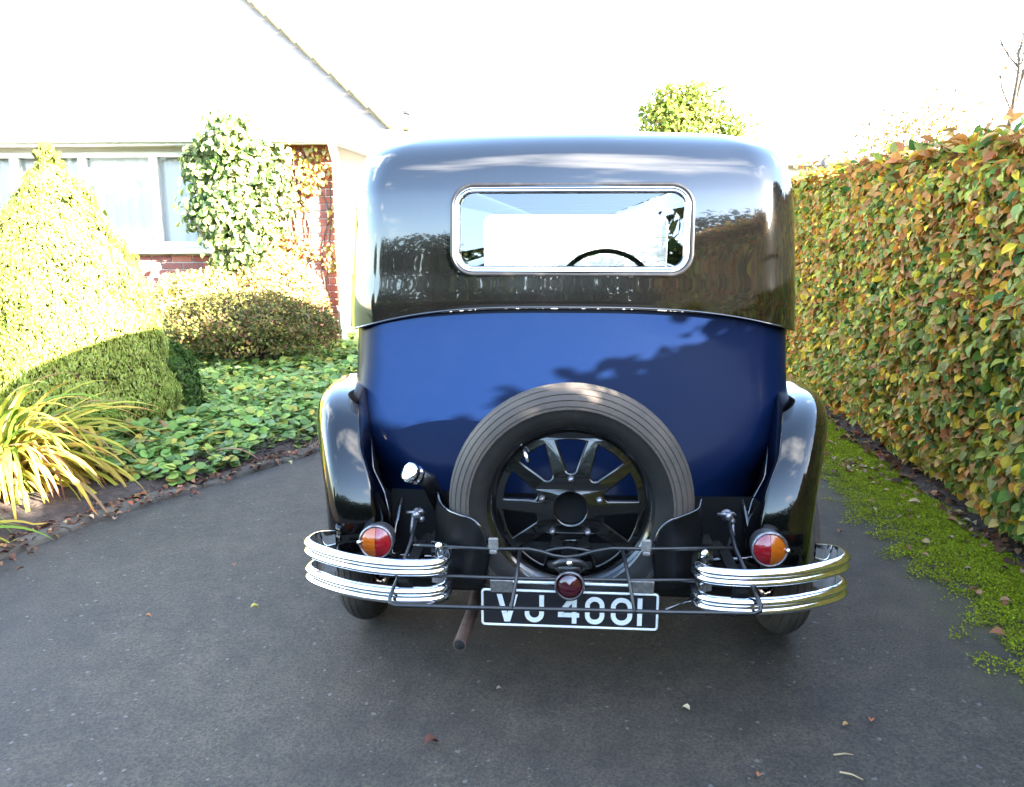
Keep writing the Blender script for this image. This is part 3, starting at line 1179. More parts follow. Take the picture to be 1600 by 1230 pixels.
def wheel_disc(c, axis, parent):
    """pressed disc with ten openings between its spokes, dished towards the hub"""
    ax = Vector(axis).normalized()
    u = Vector((1, 0, 0)) if abs(ax.x) < .5 else Vector((0, 1, 0))
    w = ax.cross(u)
    if w.z < 0:
        w = -w
    c = Vector(c)

    def place(a, b2, t):
        r = math.hypot(a, b2)
        dish = .020 * max(0, min(1, (.215 - r) / .12))
        if r < .085:
            dish += .010 * min(1, (.085 - r) / .02)
        return c + u * a + w * b2 + ax * (dish + t - .004)
    circ = lambda r, n: [(r * math.cos(2 * math.pi * k / n), r * math.sin(2 * math.pi * k / n)) for k in range(n)]
    loops = [circ(.2085, 80), circ(.050, 36)]
    for k in range(10):
        a0 = math.pi / 2 + k * math.pi / 5
        pts = []
        # teardrop opening: rounded towards the hub, wide at the rim
        ri, ro, hi, ho = .110, .192, .019, .048
        for q in range(9):
            a = math.pi / 2 + math.pi * q / 8
            pts.append((ri + hi * math.cos(a) * .9, hi * math.sin(a)))
        for q in range(7):
            a = -ho / ro + 2 * (ho / ro) * q / 6
            pts.append((ro * math.cos(a), ro * math.sin(a)))
        loops.append([(x * math.cos(a0) - y * math.sin(a0), x * math.sin(a0) + y * math.cos(a0)) for x, y in pts])
    return plate2d('wheel_disc', loops, .012, M['wheel_black'], parent, place, bevel=.005)


def wheel(name, c, axis, fat=0.0):
    c = Vector(c)
    ax = Vector(axis).normalized()
    o = rim_mesh(name, c, axis, car)
    tyre_mesh(c, axis, o, fat=fat)
    wheel_disc(c + ax * .015, axis, o)
    u = Vector((1, 0, 0)) if abs(ax.x) < .5 else Vector((0, 1, 0))
    w = ax.cross(u)
    for k in range(5):
        a = math.pi / 2 + k * 2 * math.pi / 5
        p = c + ax * .045 + (u * math.cos(a) + w * math.sin(a)) * .083
        m = MB(); m.lathe([(.0, .014), (.006, .013), (.009, .006), (.010, -.006)], p, axis, 6); m.build('wheel_nut', M['worn_steel'], o)
    return o


SPC = P(891.5, 787, 2.235)
spare = wheel('spare_wheel', SPC, (0, -1, .04), .008)
m = MB(); vp = P(822, 712, 2.19)
m.tube([vp + Vector((-.010, .01, .016)), vp, vp + Vector((.006, -.01, -.016))], [.005, .006, .004], 8)
m.build('valve', M['chrome'], spare)
m = MB(); m.lathe([(0, -.02), (.055, -.02), (.055, .015)], SPC + Vector((0, 0, 0)), (0, -1, .04), 24); m.build('hub_mount', M['soot'], spare)
for s in (-1, 1):
    wheel('rear_wheel', (s * .692, AX, TR), (s, 0, 0))
    wheel('front_wheel', (s * .675, FAX, TR), (s, 0, 0))

# ---------------------------------------------------------------- black rear apron, tank, chassis
m = MB()
rows = []
for k in range(9):
    t = k / 8
    z = .560 - .205 * t
    yy = 2.375 - .012 * t
    rows.append([(-.545 + 1.09 * j / 20 , yy + .02 * (abs(j - 10) / 10) ** 2, z) for j in range(21)])
m.grid(rows)
rows2 = [[(p[0], p[1], p[2]) for p in rows[-1]], [(p[0], p[1] + .04, p[2] - .012) for p in rows[-1]], [(p[0], p[1] + .3, p[2] - .012) for p in rows[-1]]]
m.grid(rows2)
ap = m.build('rear_apron', M['dull_black'], car)
fix_normals(ap)
for s, a, c2 in ((-1, (628, 778), (610, 868)), (1, (1160, 782), (1182, 874))):
    p0, p1 = P(*a, 2.395), P(*c2, 2.31)
    pe = P(838 if s < 0 else 955, 874 if s < 0 else 878, 2.30)
    q = p1 + (p0 - p1).normalized() * .03
    m = MB(); m.tube([p0, q, p1 + Vector((-s * .004, 0, .006)), p1 + Vector((-s * .03, 0, 0)), pe], .007, 8); m.build('apron_beading', M['black_paint'], ap)
# flared lip of the spare wheel well either side of the tyre
for s in (-1, 1):
    if s < 0:
        pts = [(684, 770, 2.26), (690, 788, 2.225), (705, 800, 2.175), (730, 808, 2.14), (750, 822, 2.13), (762, 850, 2.13), (766, 868, 2.135)]
    else:
        pts = [(1096, 778, 2.24), (1092, 794, 2.20), (1074, 804, 2.165), (1050, 812, 2.135), (1032, 826, 2.13), (1022, 850, 2.13), (1018, 868, 2.135)]
    line = [P(*p) for p in pts]
    _, sm = mono(range(len(line)), [list(p) for p in line], 25)
    lip = [Vector(p) for p in sm]
    m = MB()
    m.grid([lip, [Vector((p.x + .01 * s, p.y + .012, p.z - .06)) for p in lip], [Vector((p.x + .015 * s, p.y + .014, min(p.z - .08, .37))) for p in lip]])
    cw = m.build('wheel_well', M['dull_black'], car)
    m = MB(); m.tube(lip, .0035, 6); m.build('well_lip', M['black_paint'], cw)
# lower cross member with pointed ends, tank behind it
m = MB(); m.box((0, 2.30, .315), (.96, .05, .06), bev=.012); m.box((0, 2.27, .352), (.62, .03, .02), bev=.006)
m.build('cross_member', M['chassis_black'], car)
m = MB(); m.box((0, 2.52, .345), (.98, .36, .18), bev=.05, smooth=True); m.build('fuel_tank', M['chassis_black'], car)
for s in (-1, 1):
    x0, x1, x2 = (s * .56, s * .30, s * .07)
    m = MB()
    m.add([(x0, 2.255, .375), (x1, 2.25, .375), (x2, 2.245, .372), (x1, 2.25, .338), (x0, 2.255, .332),
           (x0, 2.285, .375), (x1, 2.28, .375), (x2, 2.275, .372), (x1, 2.28, .338), (x0, 2.285, .332)],
          [(0, 1, 2, 3, 4), (9, 8, 7, 6, 5), (0, 5, 6, 1), (1, 6, 7, 2), (2, 7, 8, 3), (3, 8, 9, 4), (4, 9, 5, 0)], False)
    m.tube([(x0, 2.25, .376), (x1, 2.245, .376), (x2, 2.242, .373)], .004, 6)
    m.build('frame_horn', M['black_paint'], car)
    m = MB(); m.box((s * .38, 3.9, .40), (.06, 3.2, .09)); m.build('chassis_rail', M['chassis_black'], car)
    m = MB()
    for k in range(4):
        m.tube([(s * .50, 2.32 + .06 * k, .36 - .018 * k + .0), (s * .50, AX, .25 + .002 * k), (s * .50, 3.2 - .06 * k, .36 - .018 * k)], .012, 6)
    m.build('leaf_spring', M['chassis_black'], car)
m = MB(); m.tube([(-.66, AX, .335), (.66, AX, .335)], .035, 12); m.lathe([(.0, -.1), (.10, -.08), (.14, 0), (.10, .08), (0, .1)], (0, AX, .335), (1, 0, 0), 20)
m.build('rear_axle', M['chassis_black'], car)
# exhaust
e0, e1 = P(737, 958, 2.30), P(718, 1008, 2.13)
m = MB()
ro_, ri_ = .0185, .0155
d_ = (e1 - e0).normalized()
m.tube([Vector((-.25, 3.3, .22)), e0 + Vector((0, .35, .02)), e0, e1], ro_, 16, cap=False)
ex = m.build('exhaust_pipe', M['rust'], car)
m = MB()
m.tube([e1 + d_ * .001, e1 - d_ * .12], ri_, 16)
fix_in = m.build('pipe_bore', M['soot'], ex)
m = MB()
uu = d_.orthogonal().normalized(); ww = d_.cross(uu)
m.grid([[e1 + (uu * math.cos(a) + ww * math.sin(a)) * r_ for a in [2 * math.pi * k / 16 for k in range(16)]] for r_ in (ro_, ri_)], wrap=True)
m.build('pipe_end', M['rust'], ex)

# filler cap and neck
fc = P(641, 739, 2.27)
fa = Vector((-.50, -.66, .46)).normalized()
m = MB(); m.lathe([(0, .016), (.020, .015), (.029, .011), (.031, .005), (.031, -.004), (.027, -.008), (.026, -.016), (.029, -.019), (.029, -.030), (.02, -.034)], fc, fa, 32)
cap_o = m.build('filler_cap', M['chrome'], car)
fix_normals(cap_o)
m = MB(); m.tube([fc - fa * .025, fc - fa * .08, P(694, 800, 2.40)], .024, 14); m.build('filler_neck', M['black_satin'], cap_o)


# ---------------------------------------------------------------- bumpers
def blade(s, z, zo, name='bumper_blade'):
    key = [(.385, 2.165), (.352, 2.150), (.333, 2.115), (.331, 2.075), (.345, 2.043), (.378, 2.028), (.45, 2.022), (.53, 2.034), (.61, 2.062), (.675, 2.097), (.715, 2.128), (.733, 2.160), (.728, 2.192), (.705, 2.212), (.672, 2.214)]
    _, sm = mono(np.arange(len(key)), key, np.linspace(0, len(key) - 1, 90))
    for _k in range(3):
        sm[1:-1] = (sm[:-2] + 2 * sm[1:-1] + sm[2:]) / 4
    sec = []
    for i in range(25):
        q = -1 + 2 * i / 24
        sec.append((.001 + .013 * abs(math.sin(math.pi * q)) ** .7, q * .0235))
    sec += [(-.003, .0235), (-.003, -.0235)]
    rows = []
    for i in range(len(sm)):
        a, c = sm[max(0, i - 1)], sm[min(len(sm) - 1, i + 1)]
        t = np.array(c) - np.array(a); t /= np.linalg.norm(t)
        n_ = np.array((t[1], -t[0]))      # outward
        tt = i / (len(sm) - 1)
        rows.append([(s * (sm[i][0] + n_[0] * d), sm[i][1] + n_[1] * d, z + zo * tt + h) for d, h in sec])
    m = MB().grid(rows, wrap=True)
    m.add(rows[0], [tuple(range(len(sec)))], False); m.add(rows[-1], [tuple(range(len(sec)))], False)
    o = m.build(name, M['chrome'], car)
    fix_normals(o)
    sharp(o, 50)
    return o


for s in (-1, 1):
    blade(s, .463, .002)
    blade(s, .387, .000)
    for z in (.463, .387):
        m = MB(); m.lathe([(0, .020), (.008, .018), (.012, .010), (.013, 0), (.013, -.02)], (s * .352, 2.095, z + .028), (0, -.2, 1), 14); m.build('bumper_bolt', M['chrome'], car)
    m = MB(); m.box((s * .44, 2.17, .425), (.03, .28, .012)); m.tube([(s * .50, 2.28, .40), (s * .55, 2.10, .425), (s * .66, 2.12, .43)], .006, 6)
    m.box((s * .44, 2.05, .425), (.04, .012, .10))
    m.build('bumper_iron', M['chassis_black'], car)

# ---------------------------------------------------------------- lamps
for s in (-1, 1):
    lc = P(587.5, 847.5, 2.185) if s < 0 else P(1203, 859, 2.185)
    la = Vector((s * -.02, -1, .10)).normalized()
    m = MB(); m.lathe([(.030, -.075), (.042, -.070), (.046, -.045), (.0475, -.012), (.050, -.010), (.0505, -.002), (.047, .004), (.0445, .004), (.0435, .0)], lc, la, 40)
    tl = m.build('tail_light', M['worn_steel'], car)
    fix_normals(tl)
    ux = la.cross(Vector((0, 0, 1))).normalized(); uz = ux.cross(la)
    if ux.x < 0: ux = -ux
    for half, mt, nm in ((-s, 'lens_red', 'red_lens'), (s, 'lens_orange', 'orange_lens')):
        rws = []
        for i in range(8):
            r_ = .0435 * i / 7
            rws.append([lc + (ux * math.cos(a) * half + uz * math.sin(a)) * r_ + ux * half * .0006 + la * (.013 * (1 - (i / 7) ** 2)) for a in [-math.pi / 2 + math.pi * k / 20 for k in range(21)]])
        o = MB().grid(rws).build(nm, M[mt], tl)
    m = MB(); m.lathe([(0, .007), (.005, .005), (.007, 0), (.006, -.006)], lc + ux * s * .0475 + la * .004, la, 12); m.build('screw', M['chrome'], tl)

sl = P(890, 914, 2.045)
m = MB(); m.lathe([(.022, -.05), (.033, -.045), (.036, -.01), (.039, .0), (.040, .010), (.036, .014), (.033, .010)], sl, (0, -1, .18), 36)
so = m.build('stop_light', M['black_satin'], car)
fix_normals(so)
m = MB(); m.lathe([(0, .016), (.016, .0145), (.028, .011), (.034, .006)], sl, (0, -1, .18), 36); m.build('red_lens', M['lens_dark_red'], so)
m = MB()
ring = [sl + Vector((math.cos(a) * .037, -.012, math.sin(a) * .037 + .002)) for a in [2 * math.pi * k / 40 for k in range(40)]]
m.tube(ring, .0025, 6, closed=True); m.build('lens_rim', M['worn_steel'], so)
kb_ = P(890, 885, 2.06)
m = MB()
m.tube([kb_ + Vector((-.052, .02, -.004)), kb_ + Vector((-.038, .0, .004)), kb_ + Vector((-.024, -.012, .016)), kb_ + Vector((.0, -.016, .022)), kb_ + Vector((.024, -.012, .016)), kb_ + Vector((.038, .0, .004)), kb_ + Vector((.052, .02, -.004))], .010, 8)
m.box(kb_ + Vector((0, .0, -.004)), (.07, .03, .03), bev=.010, smooth=True)
m.build('lamp_bracket', M['black_satin'], so)
m = MB(); m.lathe([(0, .005), (.006, .004), (.008, 0)], kb_ + Vector((0, -.026, .020)), (0, -.8, .6), 10); m.build('bracket_bolt', M['chrome'], so)

# ---------------------------------------------------------------- number plate
PC = P(889.5, 951.5, 2.085)
PW, PH = .474, .106
npo = plate2d('number_plate', [rounded_rect(PW, PH, .006, 4)], .004, M['plate_black'], car, lambda u, v, w: (PC.x + u, PC.y - w, PC.z + v), bevel=.0005)
m = MB()
m.tube([(PC.x + u, PC.y - .0035, PC.z + v) for u, v in rounded_rect(PW - .006, PH - .006, .008, 5)], .0034, 8, closed=True)
m.build('plate_border', M['plate_white'], npo)
m = MB(); m.tube([(PC.x - .20, 2.10, PC.z + .052), (PC.x - .185, 2.10, PC.z + .066), (PC.x + .185, 2.10, PC.z + .066), (PC.x + .20, 2.10, PC.z + .052)], .004, 8)
m.build('plate_bracket', M['plate_white'], npo)


def stroke(pts, w):
    """polyline to closed outline of even width, butt ends"""
    pts = [Vector((a, b2)) for a, b2 in pts]
    lft, rgt = [], []
    for i, p in enumerate(pts):
        a, c = pts[max(0, i - 1)], pts[min(len(pts) - 1, i + 1)]
        d1 = (p - a).normalized() if i > 0 else (c - p).normalized()
        d2 = (c - p).normalized() if i < len(pts) - 1 else d1
        n1, n2 = Vector((-d1.y, d1.x)), Vector((-d2.y, d2.x))
        n_ = (n1 + n2).normalized()
        k = w / 2 / max(.4, n_.dot(n1))
        lft.append(tuple(p + n_ * k)); rgt.append(tuple(p - n_ * k))
    return lft + rgt[::-1]


CHH, SW = .078, .0125
hh = CHH / 2


def char_loops(ch, w):
    x = w / 2 - SW / 2
    t = hh - SW / 2
    if ch == 'V':
        return [[(-w / 2, hh), (-w / 2 + SW * 1.1, hh), (0, -hh + SW * 1.9), (w / 2 - SW * 1.1, hh), (w / 2, hh), (SW * .62, -hh), (-SW * .62, -hh)]]
    if ch == 'J':
        r_ = x
        arc = [(r_ * math.cos(a), -t + r_ + r_ * math.sin(a)) for a in [0 - math.pi * k / 12 for k in range(13)]]
        return [stroke([(x, hh)] + arc + [(-x, -t + r_ + .006)], SW)]
    if ch == '4':
        o_ = [(.004, hh), (w / 2 - .008 + .001, hh), (w / 2 - .008 + .001, -hh + .030), (w / 2, -hh + .030), (w / 2, -hh + .018), (w / 2 - .008 + .001, -hh + .018), (w / 2 - .008 + .001, -hh), (w / 2 - .008 - SW + .001, -hh), (w / 2 - .008 - SW + .001, -hh + .018), (-w / 2, -hh + .018), (-w / 2, -hh + .030)]
        i_ = [(w / 2 - .008 - SW + .001, hh - .020), (w / 2 - .008 - SW + .001, -hh + .030), (-w / 2 + .014, -hh + .030)]
        return [o_, i_]
    if ch == '0':
        return [rounded_rect(w, CHH, w / 2 - .0005, 10), rounded_rect(w - 2 * SW, CHH - 2 * SW, (w - 2 * SW) / 2 - .0004, 10)]
    return [[(-SW / 2, hh), (SW / 2, hh), (SW / 2, -hh), (-SW / 2, -hh)]]


for ch, px0, px1 in (('V', 776, 809), ('J', 820, 850), ('4', 872, 905), ('0', 914, 944), ('0', 954, 987), ('1', 992, 1005)):
    k = PW / 275.5
    w = (px1 - px0) * k
    uc = ((px0 + px1) / 2 - 889.5) * k
    plate2d('plate_character', char_loops(ch, w), .002, M['plate_white'], npo, lambda u, v, q, uc=uc: (PC.x + uc + u, PC.y - .004 - q, PC.z - .001 + v))

# ---------------------------------------------------------------- folding luggage rack
rk = MB()
TB = .0060
fr_pts = [P(652, 806, 2.27), P(641, 850, 2.17), P(624, 898, 2.065), P(609, 934, 1.99), P(609, 942, 1.98), P(617, 946, 1.975), P(760, 950, 1.97), P(900, 953, 1.97), P(1050, 957, 1.97), P(1178, 959, 1.975), P(1188, 955, 1.98), P(1189, 946, 1.99), P(1168, 900, 2.065), P(1149, 858, 2.17), P(1137, 809, 2.27)]
rk.tube(fr_pts, TB, 8)
rack = rk.build('luggage_rack', M['black_satin'], car)
m = MB(); m.tube([P(626, 903, 2.06), P(660, 899, 2.06), P(800, 904, 2.055), P(1000, 907, 2.055), P(1168, 907, 2.06)], TB * .9, 8); m.build('rack_bar', M['black_satin'], rack)
m = MB()
m.tube([P(647, 852, 2.125), P(660, 853, 2.115), P(770, 858, 2.10), P(826, 858, 2.10), P(846, 862, 2.10), P(864, 868, 2.10), P(884, 871, 2.10), P(906, 868, 2.10), P(930, 861, 2.10), P(956, 857, 2.10), P(1010, 858, 2.10), P(1145, 857, 2.115)], TB * .9, 8)
m.tube([P(846, 864, 2.105), P(866, 858, 2.105), P(888, 856, 2.105), P(912, 859, 2.105), P(932, 864, 2.105)], TB * .8, 8)
m.build('rack_bar', M['black_satin'], rack)
for a, c, d in (((812, 860, 2.098), (807, 903, 2.05), (799, 951, 1.966)), ((973, 860, 2.098), (983, 906, 2.05), (992, 956, 1.966))):
    m = MB(); m.tube([P(*a), P(*c), P(*d)], TB * .85, 6); m.build('rack_strap', M['black_satin'], rack)
for (px, py, w, h, yy) in ((784, 916, .060, .042, 2.047), (1003, 918, .062, .042, 2.047)):
    m = MB(); m.box(P(px, py, yy), (w, .004, h), rot=Matrix.Rotation(.35, 3, 'X'), bev=.001); m.build('mounting_plate', M['bracket_grey'], rack)
for (px, py) in ((771, 850), (1010, 853)):
    m = MB(); m.box(P(px, py, 2.092), (.026, .010, .034), bev=.003); m.box(P(px, py + 12, 2.09), (.020, .014, .012), bev=.003); m.build('hinge', M['bracket_grey'], rack)
m = MB(); m.tube([P(1085, 935, 2.06), P(1040, 953, 1.98)], .004, 6); m.tube([P(700, 935, 2.06), P(660, 947, 1.99)], .004, 6); m.build('rack_stay', M['black_paint'], rack)
# rack pivots on the apron: bolt, hook and strap
for s in (-1, 1):
    a = P(653, 803, 2.28) if s < 0 else P(1136, 806, 2.28)
    m = MB()
    m.lathe([(0, .03), (.010, .028), (.012, .02), (.013, 0), (.018, -.002), (.018, -.012)], a, (0, -1, .2), 10)
    m.tube([a + Vector((-.03, -.012, .008)), a + Vector((-.008, -.016, .010)), a + Vector((.014, -.014, .013)), a + Vector((.022, -.008, .004))], .0045, 6)
    m.lathe([(0, .02), (.009, .018), (.010, 0)], a + Vector((.012, 0, -.014)), (0, -1, .2), 8)
    m.tube([a + Vector((s * .012, -.004, 0)), a + Vector((s * .018, -.012, -.05)), a + Vector((s * .004, -.014, -.085))], .006, 6)
    m.build('rack_pivot', M['worn_steel'], rack)

# ------------------------------------------------------------------ beech hedge along the drive
def pxy(p):
    v = Vector(p) - Vector((0, 0, CAM_H))
    Rv = Vector((math.cos(YAW), math.sin(YAW), 0)); Uv = Rv.cross(fwd)
    z = v.dot(fwd)
    if z < .1:
        return -9999, -9999, z
    return W_PX / 2 + F_PX * v.dot(Rv) / z, H_PX / 2 - F_PX * v.dot(Uv) / z, z


BEECH_S = 1.15
BEECH = [(.09, .16, .025), (.28, .29, .045), (.46, .19, .035), (.46, .28, .09), (.38, .17, .06), (.60, .41, .04), (.05, .10, .022), (.26, .27, .08)]


def beech_cols(pos, rng):
    n = len(pos)
    k = vnoise(pos, 1.6) * .9 + vnoise(pos, 5.0) * .5 + (pos[:, 2] - 1.05) * .55 + rng.normal(0, .42, n)
    c = np.zeros((n, 3))
    a = pick(BEECH, (2.4, 6.5, 1.3, 2.1, 1.0, 2.4, .6, 4.5), n, rng)
    b_ = pick(BEECH, (1.0, 2.8, 3.2, 2.6, 2.8, 2.2, .3, 1.5), n, rng)
    c = np.where((k > .12)[:, None], b_, a)
    return np.clip(c * BEECH_S, 0, .85)


hedge = thing('beech_hedge', (2.1, 3, 0), 'clipped autumn beech hedge lining the mossy edge of the drive', 'hedge')
HX = 1.77
HT = 1.705


def htop(y):
    return HT - .085 * np.clip((3.0 - y) / .9, 0, 1) + .5 * np.clip((.75 - y) / .3, 0, 1)  # out-of-view stretch lowered, then stepped up, to shape the shade it casts


def hedge_face(n, y0, y1, rng):
    y = rng.uniform(y0, y1, n)
    z = .10 + rng.random(n) * (htop(y) - .10)
    q = np.stack([np.zeros(n), y, z], 1)
    bulge = .055 * vnoise(q, 1.8) + .035 * vnoise(q, 5.5)
    x = HX + .02 * np.abs(z - .9) + bulge + rng.exponential(.045, n) + np.where(z < .28, (.28 - z) * .35, 0) + np.where(z > HT - .12, (z - HT + .12) * .5, 0)
    return np.stack([x, y, z + .03 * bulge], 1)


pos = hedge_face(62000, 2.9, 10.2, NP)
dist = np.array([pxy(p) for p in pos])
infr = (dist[:, 0] < 1640) & (dist[:, 0] > 1180) & (dist[:, 1] > 100) & (dist[:, 1] < 950)
score = dist[:, 2] + 6 * (pos[:, 0] - HX)
cand = np.where(infr & (pos[:, 0] < HX + .06))[0]
near = cand[np.argsort(score[cand])[:1500]]
near = near[::5][:300]
mask = np.ones(len(pos), bool); mask[near] = False
N_OUT = np.array((-1, -.1, .42))
TIP = np.array((-.35, -.1, -1.0))
bulk = pos[mask]
leaf_cloud('foliage', bulk, N_OUT, TIP, NP.uniform(.034, .064, len(bulk)), beech_cols(bulk, NP), M['leaf'], hedge, jit=.75, tmpl=(LEAF_OUT, LEAF_F), kind='stuff')
# part behind the camera and the clipped top
p2 = hedge_face(26000, -5.0, 2.9, NP)
leaf_cloud('foliage', p2, N_OUT, TIP, NP.uniform(.08, .12, len(p2)), beech_cols(p2, NP), M['leaf'], hedge, jit=.5, kind='stuff')
nt_ = 16000
yt = NP.uniform(-5, 10.2, nt_)
xt = NP.uniform(HX + .02, 2.5, nt_)
q = np.stack([xt, yt, np.zeros(nt_)], 1)
zt = htop(yt) + .035 * vnoise(q, 2.5) + .03 * vnoise(q, 7) - NP.exponential(.05, nt_) + NP.exponential(.027, nt_)
pt = np.stack([xt, yt, zt], 1)
ct_ = pick(BEECH, (1, 2, 3, 2, 3, 1, .5, 1), nt_)
leaf_cloud('foliage', pt, (-.2, 0, 1), (-.6, 0, .25), NP.uniform(.055, .085, nt_), ct_, M['leaf'], hedge, jit=.6, tmpl=(LEAF_OUT, LEAF_F), kind='stuff')
pb = np.stack([NP.uniform(2.2, 2.65, 30000), 10.2 - 15.2 * NP.random(30000) ** .75, NP.uniform(.1, HT - .1, 30000)], 1)
pb[:, 2] *= np.where(pb[:, 1] < .6, 1.32, 1.0)  # back leaves raised with that unseen stretch to block more sun
leaf_cloud('foliage', pb, (1, 0, .4), (.4, 0, -1), NP.uniform(.08, .12, len(pb)), beech_cols(pb, NP), M['leaf'], hedge, jit=.6, kind='stuff')
tw = MB()
for k in range(1100):
    yy = R.uniform(-5, 10.2)
    x0, z0 = R.uniform(1.98, 2.3), R.uniform(0, 1.2)
    e = Vector((R.uniform(1.82, 2.45), yy + R.uniform(-.35, .35), min(HT, z0 + R.uniform(.3, .8))))
    s_ = Vector((x0, yy, z0))
    tw.tube([s_, (s_ + e) / 2 + Vector((R.gauss(0, .04), R.gauss(0, .04), 0)), e], [.010, .007, .003], 4, cap=False)
y = -5
while y < 10.2:
    tw.tube([(2.1 + R.gauss(0, .04), y, -.02), (2.1 + R.gauss(0, .05), y + R.gauss(0, .05), .5), (2.1 + R.gauss(0, .06), y + R.gauss(0, .08), 1.4)], [.022, .018, .01], 6)
    y += R.uniform(.22, .4)
tw.build('twigs', M['twig'], hedge, kind='stuff')
lm = []
for k in range(40):
    tv = LEAF_OUT * np.array((1, 1, 1)) + np.random.default_rng(k).normal(0, .018, LEAF_OUT.shape)
    m = MB(); m.add([tuple(v) for v in tv], LEAF_F)
    c = beech_cols(np.array([pos[near[k * 7 % len(near)]]]), NP)[0]
    m.col = [(*c, 1)] * len(tv)
    me = bpy.data.meshes.new('leaf')
    me.from_pydata(m.v, [], m.f)
    at = me.attributes.new('tint', 'FLOAT_COLOR', 'POINT'); at.data.foreach_set('color', np.array(m.col, np.float32).ravel())
    me.materials.append(M['leaf'])
    lm.append(me)
HO = org(hedge)
for i in near:
    o = bpy.data.objects.new('leaf', lm[R.randrange(40)])
    p = pos[i]
    sd, tp, nr_ = leaf_frames(p[None], N_OUT[None].astype(float), TIP[None].astype(float), .45, NP)
    sz = R.uniform(.048, .072)
    Mx = Matrix((sd[0] * sz, tp[0] * sz, nr_[0] * sz)).transposed().to_4x4()
    Mx.translation = Vector(p) - HO - Vector((.02, 0, 0))
    o.matrix_basis = Mx
    link(o, hedge)


# ------------------------------------------------------------------ golden conifer
def profile_bush(prof, cx, cy, n, rng, lump=.06, ls=4.0, lean=0.0):
    zs = np.array([p_[0] for p_ in prof]); rs_ = np.array([p_[1] for p_ in prof])
    z = rng.uniform(zs[0], zs[-1], n * 3)
    r = np.interp(z, zs, rs_)
    keep = rng.random(n * 3) < (r + .06) / (rs_.max() + .06)
    z, r = z[keep][:n], r[keep][:n]
    a = rng.uniform(0, 2 * math.pi, len(z))
    d = np.stack([np.cos(a), np.sin(a), np.zeros(len(z))], 1)
    q = d * r[:, None] + np.array((cx, cy, 0)); q[:, 2] = z
    k = lump * vnoise(q, ls) + lump * .6 * vnoise(q, ls * 2.6)
    rr_ = r + k - rng.exponential(.022, len(z))
    p = np.array((cx, cy, 0)) + d * rr_[:, None]
    p[:, 0] += lean * z
    p[:, 2] = z + k * .4
    sl_ = np.gradient(np.interp(np.linspace(zs[0], zs[-1], 60), zs, rs_), np.linspace(zs[0], zs[-1], 60))
    nz = -np.interp(z, np.linspace(zs[0], zs[-1], 60), sl_)
    nn = d.copy(); nn[:, 2] = np.clip(nz, -.6, 2.5)
    nn /= np.linalg.norm(nn, axis=1)[:, None]
    return p, nn, k


con = thing('golden_conifer', (-3.12, 4.95, 0), 'plump golden green conifer cone standing over the yellowing strap leaves', 'conifer')
prof = [(.0, .42), (.10, .54), (.22, .60), (.40, .585), (.60, .55), (.90, .49), (1.17, .42), (1.40, .29), (1.58, .17), (1.70, .09), (1.78, .02)]
p, nn, k = profile_bush(prof, -3.12, 4.95, 85000, NP, .055, 4.5, -.03)
cc_ = pick([(.36, .40, .085), (.29, .34, .06), (.42, .45, .13), (.18, .23, .04)], (3, 3, 2, 1), len(p), jit=.14)
leaf_cloud('foliage', p, nn, nn * .75 + np.array((0, 0, .75)), NP.uniform(.016, .034, len(p)), cc_, M['leaf_soft'], con, jit=.24, kind='stuff', aspect=.55)
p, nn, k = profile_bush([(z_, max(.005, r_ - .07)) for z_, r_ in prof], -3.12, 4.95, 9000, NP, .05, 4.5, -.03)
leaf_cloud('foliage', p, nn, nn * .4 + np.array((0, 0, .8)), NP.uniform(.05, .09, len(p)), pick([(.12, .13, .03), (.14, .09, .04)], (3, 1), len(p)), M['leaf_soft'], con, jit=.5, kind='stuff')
tk = MB(); tk.tube([(-3.12, 4.95, -.02), (-3.13, 4.95, .8), (-3.16, 4.95, 1.6)], [.05, .035, .008], 8); tk.build('trunk', M['bark'], con)

con2 = thing('dwarf_conifer', (-2.66, 5.35, 0), 'small dark green conifer tucked behind the golden cone', 'conifer')
p, nn, k = profile_bush([(0, .10), (.12, .19), (.3, .20), (.48, .13), (.58, .03)], -2.72, 5.35, 6000, NP, .04, 6)
leaf_cloud('foliage', p, nn, nn * .6 + np.array((0, 0, .8)), NP.uniform(.025, .045, len(p)), pick([(.05, .10, .02), (.08, .13, .025), (.04, .07, .02)], (2, 2, 1), len(p)), M['leaf_soft'], con2, jit=.4, kind='stuff')
tk = MB(); tk.tube([(-2.72, 5.35, -.02), (-2.72, 5.35, .5)], [.03, .006], 6); tk.build('trunk', M['bark'], con2)


